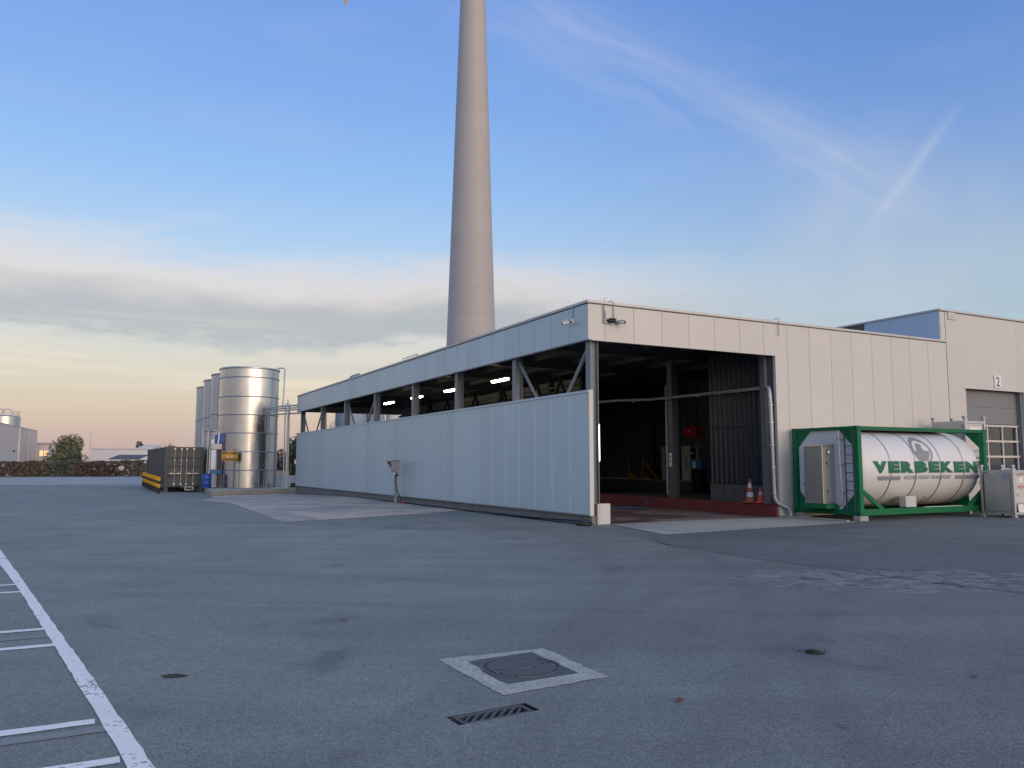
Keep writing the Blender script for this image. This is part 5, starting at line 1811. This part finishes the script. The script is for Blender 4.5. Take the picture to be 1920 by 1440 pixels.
def tree(name, label, x, y, h, rad, mat, n, s, z0=0.0, clumps=22, cat='tree'):
    t = thing(name, label, cat, (x, y, z0))
    m = MB()
    for q in range(5):
        branches(m, Vector((0, 0, 0)), Vector((random.uniform(-.5, .5), random.uniform(-.5, .5), 1)).normalized(), h * .38, .10, 2, .5, 3)
    m.path([(0, 0, 0), (.05, 0, h * .3), (0, .05, h * .6)], [.22, .16, .07], 8)
    m.obj('trunk', 'bark', t)
    m = MB()
    for q in range(clumps):
        a = random.uniform(0, 6.283)
        zz_ = random.random() ** .8 * .93 + .04
        rr = rad * max(.05, math.cos(zz_ * 1.5)) ** .65 * math.sqrt(random.random()) * .82
        leaf_cloud(m, (rr * math.cos(a), rr * math.sin(a), zz_ * h * .93), rad * random.uniform(.25, .42), n // clumps, s, (1, 1, 1.2), .5, floor=.15)
    m.obj('crown', mat, t)
    return t


def hedge(label, x0, x1, y0, y1, h, mat, n, s, gap=0.0, stem='twig'):
    t = thing('hedge_section', label, 'hedge', ((x0 + x1) / 2, (y0 + y1) / 2, gz((x0 + x1) / 2, (y0 + y1) / 2)), 0, 'sections of the hedge along the far road')
    L = math.hypot(x1 - x0, y1 - y0)
    a = math.atan2(y1 - y0, x1 - x0)
    t.rotation_euler = (0, 0, a)
    m = MB()
    ns = int(L * 5)
    for k in range(ns):
        x = -L / 2 + L * (k + random.random()) / ns
        m.path([(x, random.uniform(-.3, .3), 0), (x + random.uniform(-.2, .2), random.uniform(-.4, .4), h * .5), (x + random.uniform(-.35, .35), random.uniform(-.5, .5), h * random.uniform(.8, 1.06))], [.035, .025, .012], 4, False)
    m.obj('stems', stem, t)
    m = MB()
    for _ in range(n):
        x = random.uniform(-L / 2, L / 2)
        hh = h * (0.97 + .04 * math.sin(x * 1.7) + random.uniform(-.03, .03))
        z = random.random() ** .8 * hh
        if gap and (math.sin(x * 3.1 + z * 1.3) + math.sin(x * 1.3 - z * 4.1)) > 1.9 - gap * 1.6:
            continue
        y = random.uniform(-.55, .55) * (1 - .2 * z / h)
        p = Vector((x, y, z))
        d = Vector((random.gauss(0, 1), random.gauss(0, 1), random.gauss(0, 1))).normalized()
        b = d.cross(Vector((random.gauss(0, 1), random.gauss(0, 1), random.gauss(0, 1)))).normalized()
        q = s * random.uniform(.6, 1.4)
        m.add([p - d * q, p + b * q * .55, p + d * q, p - b * q * .55], [(0, 1, 2, 3)])
    m.obj('foliage', mat, t)
    return t


hy = 107.0
hedge('sparse brown clipped hedge before the beige warehouse', -80, -66.6, hy - 3, hy, 2.15, 'leafb', 5200, .15, gap=.25)
hedge('dense dark brown hedge below the lit window', -66.6, -62.2, hy, hy + .8, 2.1, 'leafb', 3600, .15)
hedge('dark green hedge stretch below the round tree', -62.2, -58.6, hy + .8, hy + 1.5, 2.1, 'leafd', 3200, .15)
hedge('russet beech hedge stretch right of the round tree', -58.6, -54.6, hy + 1.5, hy + 2.2, 2.1, 'leafr', 3400, .15, gap=.1)
hedge('gappy russet hedge with the white wall showing through', -54.6, -51.6, hy + 2.2, hy + 2.7, 2.2, 'leafr', 1500, .15, gap=.55)
hedge('grey olive hedge before the dark roofed shed', -51.6, -44.0, hy + 2.7, hy + 4, 2.2, 'leafo', 5600, .15, gap=.12)
tree('round_tree', 'round dense green tree behind the hedge beside the lit house', -73.4, 133, 5.9, 3.7, 'leafg', 6500, .2, clumps=40)
tree('shrub', 'dark teal green shrub in front of the round tree', -66.0, 121, 3.4, 1.9, 'leafd', 2600, .18, clumps=12, cat='shrub')
tree('shrub', 'olive shrub behind the left end of the dark container', -42.8, 101, 3.6, 1.9, 'leafo', 2400, .15, clumps=12, cat='shrub')
tree('shrub', 'dark evergreen shrub seen between the silo and the hall', -21.2, 78, 4.0, 2.1, 'leafd', 2600, .15, clumps=12, cat='shrub')
tree('shrub', 'brownish shrub below the evergreen between silo and hall', -22.2, 76, 3.0, 1.4, 'leafo', 1400, .13, clumps=10, cat='shrub')
tree('treetop', 'small brown tree top above the long white building', -79.5, 172, 6.4, 2.0, 'leafo', 900, .22, clumps=8)


def bare(label, x, y, h, r, depth=4):
    t = thing('bare_tree', label, 'tree', (x, y, 0))
    m = MB()
    m.path([(0, 0, 0), (.05, .05, h * .4), (0, 0, h * .55)], [r, r * .8, r * .6], 7)
    m.obj('trunk', 'bark', t)
    m = MB()
    for q in range(7):
        branches(m, Vector((0, 0, h * random.uniform(.35, .55))), Vector((random.uniform(-.7, .7), random.uniform(-.7, .7), 1)).normalized(), h * .26, r * .30, depth, .55, 3)
    m.obj('crown', 'twig', t)
    return t


bare('leafless tree seen through the far opening of the hall', -19.8, 90, 6.6, .14, 4)
bare('leafless branching shrub left of the dark container', -44.6, 103, 4.6, .10, 3)

# ------------------------------------------------------------------ far buildings
wh = thing('far_warehouse', 'pinkish beige warehouse at the far left behind the hedge', 'warehouse', (-82.9, 140, 0), R(-68.38))
WS = [0, 8, 15.8, 29, 45]
for a, b in zip(WS[:-1], WS[1:]):
    MB().box(a + .015, b - .015, -.2, 0, 3.5, 7.4).obj('upper_wall', 'farbeige', wh)
    MB().box(a + .015, b - .015, -.2, -.01, -.3, 3.49).obj('lower_wall', 'fargrey' if a > 10 else 'farbeige', wh)
MB().box(-.1, 45.1, -12, .06, 7.4, 7.55).obj('roof', 'farbeige', wh)
MB().box(0, .2, -12, -.21, -.3, 7.39).obj('end_wall', 'farbeige', wh)
for x, mt in ((15.4, 'farwhite'), (8.0, 'fargrey'), (.1, 'fargrey')):
    MB().tube((x, .1, 0), (x, .1, 7.35), .12 if mt == 'farwhite' else .07, n=8).obj('downpipe', mt, wh, smooth=True)
MB().box(18.5, 19.2, .01, .2, 3.6, 3.8).obj('wall_lamp', 'black', wh)
t = thing('far_silo', 'small steel silo with arched roof pipes behind the beige warehouse', 'silo', (-95.0, 150, 0))
MB().lathe([(2.6, 0), (2.6, 10.5), (2.3, 10.7)], 40).obj('shell', 'steel', t, smooth=True)
for x in (-.6, .5):
    pts_ = [(x - .1 + 1.0 * (1 - math.cos(q * math.pi / 12)), -1.8 + x * .6, 10.4 + 1.5 * math.sin(q * math.pi / 12) ** .6) for q in range(13)]
    MB().path(pts_, .07, 6).obj('arched_pipe', 'galv', t, smooth=True)
for k in range(12):
    a = k * .5236
    MB().tube((2.4 * math.cos(a), 2.4 * math.sin(a), 10.5), (2.4 * math.cos(a), 2.4 * math.sin(a), 11.5), .035, n=5).obj('rail_post', 'galv', t)
for z in (11.0, 11.5):
    MB().lathe([(2.42, z - .03), (2.42, z + .03)], 24, cap=False).obj('guard_rail', 'galv', t)
t = thing('far_office', 'small white office with glowing orange window beyond the hedge', 'house', (-82.75, 141, 0))
MB().box(-6, 2.2, 0, 2.3, 0, 5.15).obj('wall', 'farwhite', t)
MB().box(2.21, 2.26, .15, 2.2, 3.9, 5.0).obj('window', 'skyblue', t)
MB().box(2.21, 2.26, .15, 2.2, .2, 3.4).obj('glass_door', 'glassd', t)
MB().box(2.262, 2.30, .5, 1.7, 3.5, 3.62).obj('sign_bar', 'farwhite', t)
MB().box(-6.2, 2.6, -.2, 4.2, 5.2, 5.5).obj('roof', 'fargrey', t)
MB().box(2.42, 2.55, 2.3, 2.5, 0, 5.0).obj('post', 'farwhite', t)
w_ = MB().box(-.10, 1.40, -.06, -.02, 3.05, 4.1).obj('window_frame', 'offwhite', t)
for a, b in ((-.02, .60), (.80, 1.32)):
    MB().box(a, b, -.10, -.065, 3.10, 4.05).obj('pane', 'winlit', w_)
t = thing('long_white_building', 'long low white building behind hedge and dark container', 'building', (-78.4, 150, 0))
for k in range(5):
    MB().box(k * 3.1, k * 3.1 + 3.09, 0, .2, 0, 4.45).obj('wall_panel', 'farwhite', t)
MB().box(-.1, 15.6, -.1, 10, 4.46, 4.62).obj('roof_edge', 'fargrey', t)
MB().box(12.1, 15.5, -.25, 0, 2.3, 2.5).obj('dark_band', 'black', t)
MB().box(0, .2, .21, 10, 0, 4.45).obj('side_wall', 'farwhite', t)
t = thing('far_tent_roof', 'low cream dome roof behind the long white building', 'roof', (-74.0, 164, 0))
MB().lathe([(3.4, 4.0), (2.8, 4.7), (1.8, 5.3), (.8, 5.6), (.1, 5.7)], 28).obj('roof', 'doorframe', t, smooth=True)
MB().lathe([(3.3, 0), (3.3, 4.0)], 28).obj('wall', 'farwhite', t, smooth=True)
t = thing('garden_shed', 'shed with dark pitched roof and pale fascia behind hedge', 'shed', (-59.0, 118, 0))
MB().box(0, 4.2, 0, 3, -.2, 2.3).obj('wall', 'farwhite', t)
MB().prism([(-.1, 2.34), (3.1, 3.0), (3.1, 3.1), (-.1, 2.48)], -.1, 4.3, 'x').obj('roof', 'farroof', t)
MB().box(-.12, 4.32, -.16, -.105, 2.2, 2.36).obj('fascia_board', 'farwhite', t)
t = thing('flag_pole', 'thin grey pole at the left end of the long white building', 'pole', (-68.2, 130, 0))
MB().tube((0, 0, 0), (0, 0, 6.6), .06, .045, 8).obj('pole', 'galv', t, smooth=True)
MB().lathe([(.02, 6.6), (.10, 6.66), (.10, 6.76), (.02, 6.82)], 10).obj('finial', 'galv', t, smooth=True)
t = thing('lamp_mast', 'hair thin mast seen through the far opening of the hall', 'mast', (-21.3, 92, 0))
MB().tube((0, 0, 0), (0, 0, 8), .05, .03, 6).obj('pole', 'dsteel', t, smooth=True)
# tanks behind the far end of the hall
for (u, r_, lab, mt) in ((6.6, 1.25, 'pale blue tank leftmost beyond the far hall opening', 'lightblue'), (8.6, .8, 'pale blue tank middle beyond the far hall opening', 'lightblue'), (10.4, .8, 'whitish tank rightmost beyond the far hall opening', 'farwhite')):
    t = thing('storage_tank', lab, 'tank', uv(u, 45.0, 0), 0, 'tanks beyond the hall')
    MB().lathe([(r_, 0), (r_, 6.6), (r_ * .6, 7.0), (.1, 7.1)], 32).obj('shell', mt, t, smooth=True)
    for z in (2.2, 4.4):
        MB().lathe([(r_ + .002, z), (r_ + .02, z + .02), (r_ + .02, z + .06), (r_ + .002, z + .08)], 32, cap=False).obj('hoop', 'galv', t, smooth=True)
